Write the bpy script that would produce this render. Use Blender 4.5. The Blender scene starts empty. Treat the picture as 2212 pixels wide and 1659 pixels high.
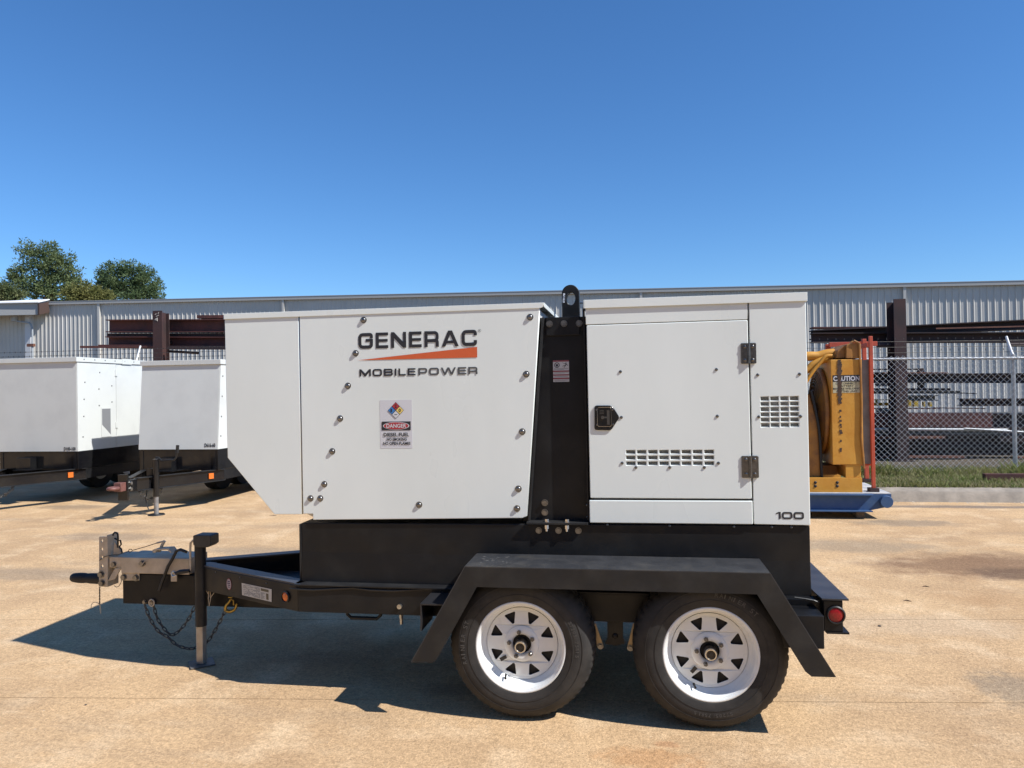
import bpy, math, random
from mathutils import Vector, Matrix
random.seed(7)
S = bpy.context.scene
COL = S.collection
rad = math.radians
# ------------------------------------------------------------------ camera, sky, sun, exposure
FPX, PW, PH = 1600.0, 2212.0, 1659.0          # focal length and picture size in the units used for measuring
CAM = Vector((0, 0, 1.53))
_p, _t, _r = rad(9.1), rad(.5), rad(.95)
FW = Vector((-math.sin(_p)*math.cos(_t), math.cos(_p)*math.cos(_t), math.sin(_t)))
_R0 = Vector((math.cos(_p), math.sin(_p), 0)); _U0 = _R0.cross(FW)
UP = math.cos(_r)*_U0 + math.sin(_r)*_R0
RT = math.cos(_r)*_R0 - math.sin(_r)*_U0
cam = bpy.data.cameras.new('camera'); camo = bpy.data.objects.new('camera', cam); COL.objects.link(camo)
cam.sensor_width = 36; cam.lens = 36*FPX/PW; cam.clip_start = .05; cam.clip_end = 3000
camo.matrix_world = Matrix((( RT.x, UP.x, -FW.x, CAM.x), (RT.y, UP.y, -FW.y, CAM.y), (RT.z, UP.z, -FW.z, CAM.z), (0, 0, 0, 1)))
S.camera = camo
TOSUN = Vector((1.80, -.535, 1.955)).normalized()
SUN_EL = math.asin(TOSUN.z); SUN_AZ = math.atan2(TOSUN.x, TOSUN.y)
w = bpy.data.worlds.new('World'); S.world = w; w.use_nodes = True
nt = w.node_tree; bg = nt.nodes['Background']
sky = nt.nodes.new('ShaderNodeTexSky'); sky.sky_type = 'NISHITA'; sky.sun_disc = False
sky.sun_elevation = SUN_EL; sky.sun_rotation = SUN_AZ
sky.altitude = 0; sky.air_density = 1.0; sky.dust_density = 0; sky.ozone_density = 10.0
hs_ = nt.nodes.new('ShaderNodeHueSaturation'); hs_.inputs['Saturation'].default_value = 1.08     # the phone's vivid rendering of a clear sky
nt.links.new(sky.outputs[0], hs_.inputs['Color']); nt.links.new(hs_.outputs[0], bg.inputs[0]); bg.inputs[1].default_value = .117
sl = bpy.data.lights.new('sun', 'SUN'); sl.energy = 5.0; sl.angle = rad(.53); sl.color = (1, .98, .95)
so = bpy.data.objects.new('sun', sl); COL.objects.link(so)
so.rotation_euler = TOSUN.to_track_quat('Z', 'Y').to_euler(); so.location = TOSUN*60
S.view_settings.view_transform = 'Standard'; S.view_settings.look = 'None'
S.view_settings.exposure = .38; S.view_settings.gamma = 1; S.view_settings.use_curve_mapping = False

# ------------------------------------------------------------------ measuring helpers (points on real planes of the place)
def ray(x, y): return FW + RT*((x-PW/2)/FPX) - UP*((y-PH/2)/FPX)
def onY(p, Y): d = ray(*p); return CAM + d*(Y/d.y)
def onZ(p, Z=0): d = ray(*p); return CAM + d*((Z-CAM.z)/d.z)
def onD(p, D): return CAM + ray(*p)*D
def onPl(p, q, n): d = ray(*p); return CAM + d*((Vector(q)-CAM).dot(n)/d.dot(n))
def K(x0, y0, s): return lambda x, y: ((x0+x/s)/1.82278, (y0+y/s)/1.82278)
k4 = K(850, 1150, 1.7015); k5 = K(1950, 1080, 4.424); k6 = K(2250, 1100, 2.212); k3 = K(1950, 1800, 1.58)
kh = K(250, 2050, 3.687); kt = K(780, 2150, 2.212); kz = K(200, 2000, 2.1944); kw = K(1550, 2150, 2.2116)
kr = K(2400, 2150, 2.074); kb = K(2050, 1950, 5.53); kn = K(820, 2250, 5.53); k7 = K(3000, 1080, 2.1434)
k8 = K(3100, 1600, 2.3734); kA = K(3400, 1650, 3.5); kB = K(3400, 1150, 3.5); kC = K(0, 1750, 4.424)
kD = K(400, 1750, 4.424); kE = K(0, 1130, 5.53); kF = K(0, 900, 2.1944); kG = K(0, 1400, 2.1944); kY = K(3150, 1280, 6.32)

# ------------------------------------------------------------------ materials
MATS = {}
def nd(t, ty, **kw):
    n = t.nodes.new(ty)
    for k, v in kw.items(): setattr(n, k, v)
    return n
def mixc(t, a, b, fac, mode='MIX'):
    m = nd(t, 'ShaderNodeMix', data_type='RGBA', blend_type=mode)
    for s, v in ((0, fac), (6, a), (7, b)):
        if hasattr(v, 'links') or isinstance(v, bpy.types.NodeSocket): t.links.new(v, m.inputs[s])
        elif s == 0: m.inputs[0].default_value = v
        else: m.inputs[s].default_value = (*v, 1)
    return m.outputs[2]
def noise(t, vec, sc, det=3, rough=.55, lo=.35, hi=.65):
    n = nd(t, 'ShaderNodeTexNoise'); n.inputs['Scale'].default_value = sc; n.inputs['Detail'].default_value = det
    n.inputs['Roughness'].default_value = rough; t.links.new(vec, n.inputs['Vector'])
    r = nd(t, 'ShaderNodeMapRange'); r.inputs[1].default_value = lo; r.inputs[2].default_value = hi
    t.links.new(n.outputs[0], r.inputs[0]); return r.outputs[0]
def M(name, col, rough=.5, metal=0, col2=None, vs=6, amt=1, lo=.35, hi=.65, bump=0, bs=60, spec=.5, stretch=None, coat=0, rvar=0):
    if name in MATS: return MATS[name]
    m = bpy.data.materials.new(name); m.use_nodes = True; t = m.node_tree; b = t.nodes['Principled BSDF']
    b.inputs['Base Color'].default_value = (*col, 1); b.inputs['Roughness'].default_value = rough
    b.inputs['Metallic'].default_value = metal; b.inputs['Specular IOR Level'].default_value = spec
    b.inputs['Coat Weight'].default_value = coat; b.inputs['Coat Roughness'].default_value = .12
    g = nd(t, 'ShaderNodeNewGeometry'); vec = g.outputs['Position']
    if stretch:
        mp = nd(t, 'ShaderNodeMapping'); mp.inputs['Scale'].default_value = stretch; t.links.new(vec, mp.inputs[0]); vec = mp.outputs[0]
    if col2:
        f = noise(t, vec, vs, 5, .6, lo, hi)
        if amt != 1:
            mu = nd(t, 'ShaderNodeMath', operation='MULTIPLY'); t.links.new(f, mu.inputs[0]); mu.inputs[1].default_value = amt; f = mu.outputs[0]
        t.links.new(mixc(t, col, col2, f), b.inputs['Base Color'])
    if rvar:
        f = noise(t, vec, vs*1.7, 4); r = nd(t, 'ShaderNodeMapRange'); r.inputs[3].default_value = rough-rvar; r.inputs[4].default_value = rough+rvar
        t.links.new(f, r.inputs[0]); t.links.new(r.outputs[0], b.inputs['Roughness'])
    if bump:
        f = noise(t, vec, bs, 4, .6, 0, 1); bp = nd(t, 'ShaderNodeBump'); bp.inputs['Strength'].default_value = bump
        bp.inputs['Distance'].default_value = .01; t.links.new(f, bp.inputs['Height']); t.links.new(bp.outputs[0], b.inputs['Normal'])
    MATS[name] = m; return m
white = M('white_paint', (.772, .812, .775), .34, col2=(.722, .760, .722), vs=1.6, bump=.05, bs=2.6, rvar=.08, stretch=(1, 1, .45))
white_in = M('white_sheet', (.62, .62, .6), .5)
white_old = M('white_old_paint', (.61, .625, .59), .42, col2=(.555, .568, .538), vs=3, rvar=.08, lo=.45, hi=.8)
black = M('black_paint', (.0085, .0088, .010), .42, spec=.3, col2=(.018, .0178, .0175), vs=5, lo=.45, hi=.75, rvar=.1, bump=.02, bs=400)
black_dusty = M('black_paint_dusty', (.0145, .0147, .0155), .48, spec=.35, col2=(.036, .0345, .032), vs=6, lo=.45, hi=.8, rvar=.1, bump=.02, bs=300)
black_gloss = M('black_gloss_paint', (.006, .006, .008), .16, col2=(.013, .013, .013), vs=4, rvar=.05)
rubber = M('rubber', (.017, .016, .015), .72, col2=(.034, .031, .028), vs=14, bump=.08, bs=240)
letter_rubber = M('raised_rubber', (.07, .067, .063), .6)
rimw = M('rim_white', (.81, .83, .81), .33, col2=(.745, .76, .745), vs=9, rvar=.06)
steel = M('zinc_steel', (.55, .55, .53), .38, 1, col2=(.40, .39, .36), vs=40)
bolt_m = M('bolt_steel', (.30, .295, .285), .36, 1, col2=(.2, .195, .19), vs=60)
galv = M('galvanized', (.60, .505, .37), .6, 0, col2=(.47, .39, .28), spec=.25, vs=16, bump=.03, bs=120)  # tan base colour carries the warm light bounced off the ground
chrome = M('chrome', (.62, .62, .62), .14, 1)
darkmetal = M('dark_stainless', (.21, .205, .20), .3, .9, col2=(.14, .137, .132), vs=50)
latchm = M('latch_steel', (.085, .08, .077), .2, .9)
latchh = M('latch_bright', (.30, .29, .28), .22, 1)
foam = M('vent_grey', (.60, .60, .585), .7)
gold = M('yellow_zinc', (.50, .36, .10), .38, .85, col2=(.34, .23, .07), vs=50)
chainm = M('chain_steel', (.13, .125, .115), .5, .75, col2=(.08, .07, .06), vs=50)
grip = M('black_grip', (.012, .012, .012), .5)
ink = M('ink_black', (.022, .022, .026), .55)
ink_grey = M('ink_grey', (.075, .078, .08), .55)
orange = M('decal_orange', (.62, .115, .035), .5)
paper = M('decal_paper', (.62, .62, .64), .45)
red = M('decal_red', (.40, .035, .045), .5)
redp = M('decal_dark_red', (.22, .03, .045), .5)
blue = M('decal_blue', (.045, .19, .48), .5)
yell = M('decal_yellow', (.78, .58, .16), .5)
amber = M('amber_lens', (.80, .20, .03), .25, col2=(.60, .12, .02), vs=120)
redlens = M('red_lens', (.34, .012, .016), .2, col2=(.2, .008, .01), vs=150)
concrete_k = M('kerb_concrete', (.36, .305, .24), .9, col2=(.20, .17, .135), vs=3.5, bump=.5, bs=40)
rust = M('rusty_steel', (.115, .036, .028), .72, col2=(.062, .024, .020), vs=3, bump=.1, bs=60)
rust_d = M('dark_rusty_steel', (.022, .017, .018), .7, col2=(.045, .020, .017), vs=2.2, bump=.1, bs=60)
rust_o = M('bright_rusty_steel', (.20, .085, .05), .8, col2=(.12, .05, .035), vs=5, bump=.1, bs=60)
grey_st = M('grey_steel', (.16, .17, .175), .55, .3, col2=(.10, .105, .11), vs=5)
yel_st = M('yellow_steel', (.55, .38, .04), .5, col2=(.40, .26, .03), vs=8)
alu = M('galvanized_pipe', (.50, .51, .51), .45, .6, col2=(.38, .39, .39), vs=14)
bluep = M('blue_paint', (.028, .078, .19), .55, col2=(.055, .11, .21), vs=6, bump=.08, bs=50, lo=.4, hi=.75)
bluepale = M('pale_deck_top', (.52, .50, .46), .8, col2=(.30, .32, .36), vs=9, bump=.15, bs=40)  # deck top, paler than the blue skid sides
yellow = M('yellow_paint', (.60, .30, .045), .5, col2=(.52, .225, .022), vs=4.5, bump=.15, bs=30, rvar=.1)
yellow_d = M('yellow_paint_grimy', (.45, .20, .03), .6, col2=(.20, .09, .03), vs=4, bump=.15, bs=30)
redor = M('orange_red_paint', (.52, .085, .04), .5, col2=(.40, .075, .04), vs=7)
ragrey = M('grey_sheet', (.17, .185, .21), .6, col2=(.12, .13, .15), vs=8)
wallm = M('wall_paint', (.56, .53, .475), .55, col2=(.50, .475, .425), vs=.5, spec=.3)
trimm = M('trim_paint', (.40, .385, .355), .6)
brown = M('brown_trim', (.07, .04, .03), .7)
wood = M('weathered_wood', (.22, .16, .10), .85, col2=(.13, .09, .06), vs=6, stretch=(1, 8, 8))
bark = M('bark', (.10, .075, .055), .9, col2=(.06, .045, .035), vs=2)
soil = M('soil', (.10, .075, .05), .95, col2=(.06, .05, .03), vs=4, bump=.5, bs=20)
terra = M('hitch_red_primer', (.19, .075, .06), .55, col2=(.13, .055, .045), vs=20)
fw = M('fence_wire', (.62, .62, .61), .5, .2)

def ground_mat():
    m = bpy.data.materials.new('yard_concrete'); m.use_nodes = True; t = m.node_tree; b = t.nodes['Principled BSDF']
    g = nd(t, 'ShaderNodeNewGeometry'); P = g.outputs['Position']
    mp = nd(t, 'ShaderNodeMapping'); mp.inputs['Rotation'].default_value = (0, 0, rad(-8)); mp.inputs['Scale'].default_value = (.28, 1, 1)
    t.links.new(P, mp.inputs[0]); PS = mp.outputs[0]
    A, B, Cc = (.61, .412, .228), (.462, .304, .17), (.34, .25, .168)
    c = mixc(t, A, B, noise(t, P, .9, 6, .62, .38, .66))
    c = mixc(t, c, (.70, .51, .315), noise(t, P, 2.7, 5, .6, .50, .78))
    c = mixc(t, c, Cc, noise(t, PS, 1.15, 6, .65, .53, .80))                      # greyish drag marks
    c = mixc(t, c, (.42, .245, .12), noise(t, P, .55, 4, .5, .58, .80))          # iron tint
    def blot(x, y, rx, ry, col, s):
        nonlocal c
        v = nd(t, 'ShaderNodeVectorMath', operation='SUBTRACT'); t.links.new(P, v.inputs[0]); v.inputs[1].default_value = (x, y, 0)
        d = nd(t, 'ShaderNodeVectorMath', operation='DIVIDE'); t.links.new(v.outputs[0], d.inputs[0]); d.inputs[1].default_value = (rx, ry, 1)
        l = nd(t, 'ShaderNodeVectorMath', operation='LENGTH'); t.links.new(d.outputs[0], l.inputs[0])
        n = noise(t, P, 3.2/max(rx, ry)*1.3, 5, .65, .2, .8)
        a = nd(t, 'ShaderNodeMath', operation='MULTIPLY_ADD'); t.links.new(n, a.inputs[0]); a.inputs[1].default_value = .75; t.links.new(l.outputs['Value'], a.inputs[2])
        r = nd(t, 'ShaderNodeMapRange', interpolation_type='SMOOTHSTEP'); r.inputs[1].default_value = 1.35; r.inputs[2].default_value = .75; r.inputs[3].default_value = 0; r.inputs[4].default_value = s
        t.links.new(a.outputs[0], r.inputs[0]); c = mixc(t, c, col, r.outputs[0])
    for px, rx, ry, col, s in (((2140, 1222), 1.35, .62, (.215, .125, .075), .8), ((2195, 1240), .45, .3, (.13, .085, .06), .6), ((1960, 1130), .7, .3, (.27, .21, .15), .7),
                        ((2195, 1490), .25, .35, (.24, .195, .145), .6), ((1405, 1640), .30, .14, (.46, .235, .10), .55), ((1440, 1608), .08, .04, (.40, .19, .09), .5),
                        ((1850, 1180), 1.0, .4, (.30, .235, .165), .6), ((230, 1160), .9, .3, (.29, .22, .155), .55), ((160, 1095), .75, .28, (.22, .17, .12), .6),
                        ((560, 1190), .8, .25, (.31, .24, .165), .5), ((60, 1240), 1.1, .3, (.30, .23, .16), .5), ((2080, 1095), 1.6, .16, (.20, .165, .135), .8), ((990, 1490), .25, .12, (.30, .21, .13), .5), ((1990, 1350), .9, .3, (.55, .41, .27), .5)):
        q = onZ(px); blot(q.x, q.y, rx, ry, col, s)
    c = mixc(t, c, (.34, .225, .125), noise(t, P, 7.5, 6, .7, .55, .95))
    c = mixc(t, c, (.74, .56, .37), noise(t, PS, 4.2, 6, .7, .60, .95))
    # aggregate: fine speckle, dark pits and pale chips
    f = noise(t, P, 95, 4, .7, .25, .75); v1 = nd(t, 'ShaderNodeMapRange'); v1.inputs[3].default_value = .60; v1.inputs[4].default_value = 1.30; t.links.new(f, v1.inputs[0])
    cc = nd(t, 'ShaderNodeVectorMath', operation='SCALE'); t.links.new(c, cc.inputs[0]); t.links.new(v1.outputs[0], cc.inputs['Scale']); c = cc.outputs[0]
    f2 = noise(t, P, 38, 4, .65, .25, .75); v2 = nd(t, 'ShaderNodeMapRange'); v2.inputs[3].default_value = .72; v2.inputs[4].default_value = 1.22; t.links.new(f2, v2.inputs[0])
    cc = nd(t, 'ShaderNodeVectorMath', operation='SCALE'); t.links.new(c, cc.inputs[0]); t.links.new(v2.outputs[0], cc.inputs['Scale']); c = cc.outputs[0]
    vo = nd(t, 'ShaderNodeTexVoronoi'); vo.inputs['Scale'].default_value = 55; t.links.new(P, vo.inputs['Vector'])
    pm = nd(t, 'ShaderNodeMapRange'); pm.inputs[1].default_value = .10; pm.inputs[2].default_value = .17; pm.inputs[3].default_value = 1; pm.inputs[4].default_value = 0
    t.links.new(vo.outputs['Distance'], pm.inputs[0])
    gate = noise(t, P, 6, 3, .6, .50, .62); mu = nd(t, 'ShaderNodeMath', operation='MULTIPLY'); t.links.new(pm.outputs[0], mu.inputs[0]); t.links.new(gate, mu.inputs[1])
    c = mixc(t, c, (.19, .125, .08), mu.outputs[0])
    vo2 = nd(t, 'ShaderNodeTexVoronoi'); vo2.inputs['Scale'].default_value = 23; t.links.new(P, vo2.inputs['Vector'])
    pm2 = nd(t, 'ShaderNodeMapRange'); pm2.inputs[1].default_value = .07; pm2.inputs[2].default_value = .12; pm2.inputs[3].default_value = .7; pm2.inputs[4].default_value = 0
    t.links.new(vo2.outputs['Distance'], pm2.inputs[0]); gate2 = noise(t, P, 2.3, 3, .6, .52, .66)
    mu2 = nd(t, 'ShaderNodeMath', operation='MULTIPLY'); t.links.new(pm2.outputs[0], mu2.inputs[0]); t.links.new(gate2, mu2.inputs[1])
    c = mixc(t, c, (.62, .52, .40), mu2.outputs[0])
    t.links.new(c, b.inputs['Base Color']); b.inputs['Roughness'].default_value = .92; b.inputs['Specular IOR Level'].default_value = .06
    bp = nd(t, 'ShaderNodeBump'); bp.inputs['Strength'].default_value = .55; bp.inputs['Distance'].default_value = .004
    ad = nd(t, 'ShaderNodeMath', operation='ADD'); t.links.new(f, ad.inputs[0]); t.links.new(f2, ad.inputs[1]); t.links.new(ad.outputs[0], bp.inputs['Height']); t.links.new(bp.outputs[0], b.inputs['Normal'])
    return m
def leaf_mat(name, a, b_, sc):
    m = bpy.data.materials.new(name); m.use_nodes = True; t = m.node_tree; b = t.nodes['Principled BSDF']
    g = nd(t, 'ShaderNodeNewGeometry'); c = mixc(t, a, b_, noise(t, g.outputs['Position'], sc, 4, .6, .35, .65))
    t.links.new(c, b.inputs['Base Color']); b.inputs['Roughness'].default_value = .65; b.inputs['Specular IOR Level'].default_value = .25
    tr = nd(t, 'ShaderNodeBsdfTranslucent'); t.links.new(c, tr.inputs[0]); mx = nd(t, 'ShaderNodeMixShader'); mx.inputs[0].default_value = .38
    o = t.nodes['Material Output']; t.links.new(b.outputs[0], mx.inputs[1]); t.links.new(tr.outputs[0], mx.inputs[2]); t.links.new(mx.outputs[0], o.inputs[0])
    return m

# ------------------------------------------------------------------ mesh helpers
class MB:
    def __init__(s): s.v = []; s.f = []
    def add(s, vs, fs):
        n = len(s.v); s.v += [Vector(a) for a in vs]; s.f += [tuple(n+i for i in f) for f in fs]; return s
    def box(s, a, b):
        x0, y0, z0 = a; x1, y1, z1 = b
        if x0 > x1: x0, x1 = x1, x0
        if y0 > y1: y0, y1 = y1, y0
        if z0 > z1: z0, z1 = z1, z0
        return s.add([(x0,y0,z0),(x1,y0,z0),(x1,y1,z0),(x0,y1,z0),(x0,y0,z1),(x1,y0,z1),(x1,y1,z1),(x0,y1,z1)],
                     [(0,3,2,1),(4,5,6,7),(0,1,5,4),(1,2,6,5),(2,3,7,6),(3,0,4,7)])
    def prism(s, pts, off):                                        # polygon of 3-D points swept by off
        off = Vector(off); pts = [Vector(p) for p in pts]; n = len(pts)
        nn = Vector((0, 0, 0))
        for i in range(n): nn += pts[i].cross(pts[(i+1) % n])
        if nn.dot(off) > 0: pts = pts[::-1]
        return s.add(pts+[p+off for p in pts], [tuple(range(n)), tuple(range(2*n-1, n-1, -1))] + [(i, n+i, n+(i+1) % n, (i+1) % n) for i in range(n)])
    def xz(s, pts, Y0, Y1): return s.prism([(x, Y0, z) for x, z in pts], (0, Y1-Y0, 0))
    def cyl(s, a, b, r, r2=None, n=16, caps=True):
        a, b = Vector(a), Vector(b); d = (b-a).normalized(); u = d.orthogonal().normalized(); v = d.cross(u); r2 = r if r2 is None else r2
        vs = [a+(u*math.cos(2*math.pi*i/n)+v*math.sin(2*math.pi*i/n))*r for i in range(n)] + [b+(u*math.cos(2*math.pi*i/n)+v*math.sin(2*math.pi*i/n))*r2 for i in range(n)]
        fs = [(i, (i+1) % n, n+(i+1) % n, n+i) for i in range(n)]
        if caps: fs += [tuple(range(n-1, -1, -1)), tuple(range(n, 2*n))]
        return s.add(vs, fs)
    def tube(s, pts, r, n=8, closed=False):
        pts = [Vector(p) for p in pts]; k = len(pts); vs = []; u = None
        for i, p in enumerate(pts):
            if closed: d = pts[(i+1) % k]-pts[i-1]
            else: d = pts[min(i+1, k-1)]-pts[max(i-1, 0)]
            d.normalize()
            u = d.orthogonal().normalized() if u is None else (u-d*u.dot(d)).normalized()
            v = d.cross(u); rr = r[i] if isinstance(r, (list, tuple)) else r
            vs += [p+(u*math.cos(2*math.pi*j/n)+v*math.sin(2*math.pi*j/n))*rr for j in range(n)]
        fs = []
        for i in range(k if closed else k-1):
            a, b = i*n, ((i+1) % k)*n
            fs += [(a+j, a+(j+1) % n, b+(j+1) % n, b+j) for j in range(n)]
        if not closed: fs += [tuple(range(n-1, -1, -1)), tuple(range((k-1)*n, k*n))]
        return s.add(vs, fs)
    def lathe(s, prof, c, n=48, mod=None):                          # profile (radius, outward); axis is -Y
        c = Vector(c); m = len(prof); vs = []
        for i in range(n):
            a = 2*math.pi*i/n
            for j, (r, o) in enumerate(prof):
                rr = r+(mod(i, j) if mod else 0)
                vs.append((c.x+rr*math.cos(a), c.y-o, c.z+rr*math.sin(a)))
        fs = []
        for i in range(n):
            a, b = i*m, ((i+1) % n)*m
            fs += [(a+j, a+j+1, b+j+1, b+j) for j in range(m-1)]
        return s.add(vs, fs)
    def hexnut(s, c, d, r, h):
        c, d = Vector(c), Vector(d).normalized(); return s.cyl(c, c+d*h, r, n=6)
    def ibeam(s, a, b, h, w, tw=.012, tf=.018):
        a, b = Vector(a), Vector(b); d = (b-a).normalized(); sd = d.cross(Vector((0, 0, 1))).normalized(); up = sd.cross(d)
        o = [(-w/2,-h/2),(w/2,-h/2),(w/2,-h/2+tf),(tw/2,-h/2+tf),(tw/2,h/2-tf),(w/2,h/2-tf),(w/2,h/2),(-w/2,h/2),(-w/2,h/2-tf),(-tw/2,h/2-tf),(-tw/2,-h/2+tf),(-w/2,-h/2+tf)]
        return s.prism([a+sd*x+up*y for x, y in o], b-a)
WORLD = {}
def off(p): return WORLD.get(p, Vector((0, 0, 0)))
def link(o, parent, loc=None):
    COL.objects.link(o)
    if parent: o.parent = parent
    return o
def me_from(mb, m, base=Vector((0, 0, 0)), smooth=None, name='m'):
    me = bpy.data.meshes.new(name); me.from_pydata([Vector(v)-base for v in mb.v], [], mb.f); me.update()
    if m: me.materials.append(m)
    if smooth is not None:
        me.polygons.foreach_set('use_smooth', [True]*len(me.polygons)); me.set_sharp_from_angle(angle=rad(smooth))
    return me
def bev(o, wd, seg=2):
    md = o.modifiers.new('bevel', 'BEVEL'); md.width = wd; md.segments = seg; md.limit_method = 'ANGLE'; md.angle_limit = rad(40); md.use_clamp_overlap = True
def part(name, mb, m, parent, smooth=None, bevel=0, label=None):
    base = off(parent); o = bpy.data.objects.new(name, me_from(mb, m, base, smooth, name)); link(o, parent)
    WORLD[o] = base
    if bevel: bev(o, bevel)
    if label: o['label'] = label
    return o
def tag(o, label, cat=None, group=None, kind=None):
    if label: o['label'] = label
    if cat: o['category'] = cat
    if group: o['group'] = group
    if kind: o['kind'] = kind
    return o
def thing(name, label, cat, loc, group=None):
    o = bpy.data.objects.new(name, None); COL.objects.link(o); o.location = loc; o.empty_display_size = .2; WORLD[o] = Vector(loc)
    return tag(o, label, cat, group)
def sub_empty(name, parent, loc):
    o = bpy.data.objects.new(name, None); link(o, parent); o.location = Vector(loc)-off(parent); WORLD[o] = Vector(loc); o.empty_display_size = .1; return o
def one(name, mb, m, label, cat, base, group=None, smooth=None, bevel=0, kind=None):   # a thing that is one mesh
    base = Vector(base); o = bpy.data.objects.new(name, me_from(mb, m, base, smooth, name)); COL.objects.link(o); o.location = base; WORLD[o] = base
    if bevel: bev(o, bevel)
    return tag(o, label, cat, group, kind)
def inst(name, me, parent, loc, rot=None, sc=None):
    o = bpy.data.objects.new(name, me); link(o, parent); o.location = Vector(loc)-off(parent); WORLD[o] = Vector(loc)
    if rot is not None: o.rotation_euler = rot
    if sc is not None: o.scale = sc
    return o
def curve_mesh(loops, thick, bevel=0):
    cu = bpy.data.curves.new('c', 'CURVE'); cu.dimensions = '2D'; cu.fill_mode = 'BOTH'; cu.extrude = max(thick/2-bevel, 0); cu.bevel_depth = bevel; cu.bevel_resolution = 1; cu.offset = -bevel
    for lp in loops:
        sp = cu.splines.new('POLY'); sp.points.add(len(lp)-1); sp.use_cyclic_u = True
        for q, (x, y) in zip(sp.points, lp): q.co = (x, y, 0, 1)
    o = bpy.data.objects.new('c', cu); me = bpy.data.meshes.new_from_object(o)
    bpy.data.objects.remove(o); bpy.data.curves.remove(cu); return me
def sheet(name, outline, holes, Y, thick, m, parent, bevel=.0015, label=None):        # front face at Y, facing the camera side
    """outline and holes are (x, z) loops"""
    me = curve_mesh([outline]+holes, thick, bevel); base = off(parent)
    for v in me.vertices: x, y, z = v.co; v.co = Vector((x, Y+thick/2-z, y))-base
    me.materials.clear(); me.materials.append(m); me.name = name
    o = bpy.data.objects.new(name, me); link(o, parent); WORLD[o] = base
    if label: o['label'] = label
    return o
def rrect(x0, z0, x1, z1, r, n=4):
    o = []
    for cx, cz, a0 in ((x1-r, z1-r, 0), (x0+r, z1-r, 90), (x0+r, z0+r, 180), (x1-r, z0+r, 270)):
        for i in range(n+1): a = rad(a0+90*i/n); o.append((cx+r*math.cos(a), cz+r*math.sin(a)))
    return o
def rpoly(pts, r, n=3):                                             # polygon with rounded corners
    o = []; k = len(pts); P = [Vector((p[0], p[1])) for p in pts]
    for i in range(k):
        a, b, c = P[i-1], P[i], P[(i+1) % k]; d1 = (a-b).normalized(); d2 = (c-b).normalized()
        rr = min(r, (a-b).length*.45, (c-b).length*.45)
        for j in range(n+1):
            u = j/n; o.append(tuple(b+d1*rr*(1-u)**2+d2*rr*u**2))
    return o
def X2(p): return (p.x, p.z)
# ---- lettering
def font_mb(txt, o, ux, uy, wd, ht, bold=0):                        # text fitted into wd x ht from corner o along ux, uy
    cu = bpy.data.curves.new('t', 'FONT'); cu.body = txt; cu.size = 1; cu.offset = bold; cu.resolution_u = 3
    ob = bpy.data.objects.new('t', cu); me = bpy.data.meshes.new_from_object(ob)
    xs = [v.co.x for v in me.vertices]; ys = [v.co.y for v in me.vertices]; x0, x1, y0, y1 = min(xs), max(xs), min(ys), max(ys)
    o, ux, uy = Vector(o), Vector(ux), Vector(uy); mb = MB()
    mb.v = [o+ux*((v.co.x-x0)/(x1-x0)*wd)+uy*((v.co.y-y0)/(y1-y0)*ht) for v in me.vertices]; mb.f = [tuple(p.vertices) for p in me.polygons]
    bpy.data.objects.remove(ob); bpy.data.curves.remove(cu); bpy.data.meshes.remove(me); return mb
XX, ZZ = Vector((1, 0, 0)), Vector((0, 0, 1))
def stroke(path, t, r=.22, closed=False):                           # ribbon of width t round a path with rounded corners
    P = [Vector(p) for p in path]; k = len(P); c = []
    for i in range(k):
        if not closed and i in (0, k-1): c.append(P[i]); continue
        a, b, e = P[i-1], P[i], P[(i+1) % k]; d1 = (a-b); d2 = (e-b); rr = min(r, d1.length*.5, d2.length*.5); d1.normalize(); d2.normalize()
        for j in range(6):
            u = j/5; c.append(b+d1*rr*(1-u)**2+d2*rr*u**2)
    n = len(c); L, Rr = [], []
    for i in range(n):
        if closed: d = c[(i+1) % n]-c[i-1]
        else: d = c[min(i+1, n-1)]-c[max(i-1, 0)]
        d.normalize(); q = Vector((-d.y, d.x))*t/2; L.append(c[i]+q); Rr.append(c[i]-q)
    return [(L[i], Rr[i], Rr[(i+1) % n], L[(i+1) % n]) for i in range(n if closed else n-1)]
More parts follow.
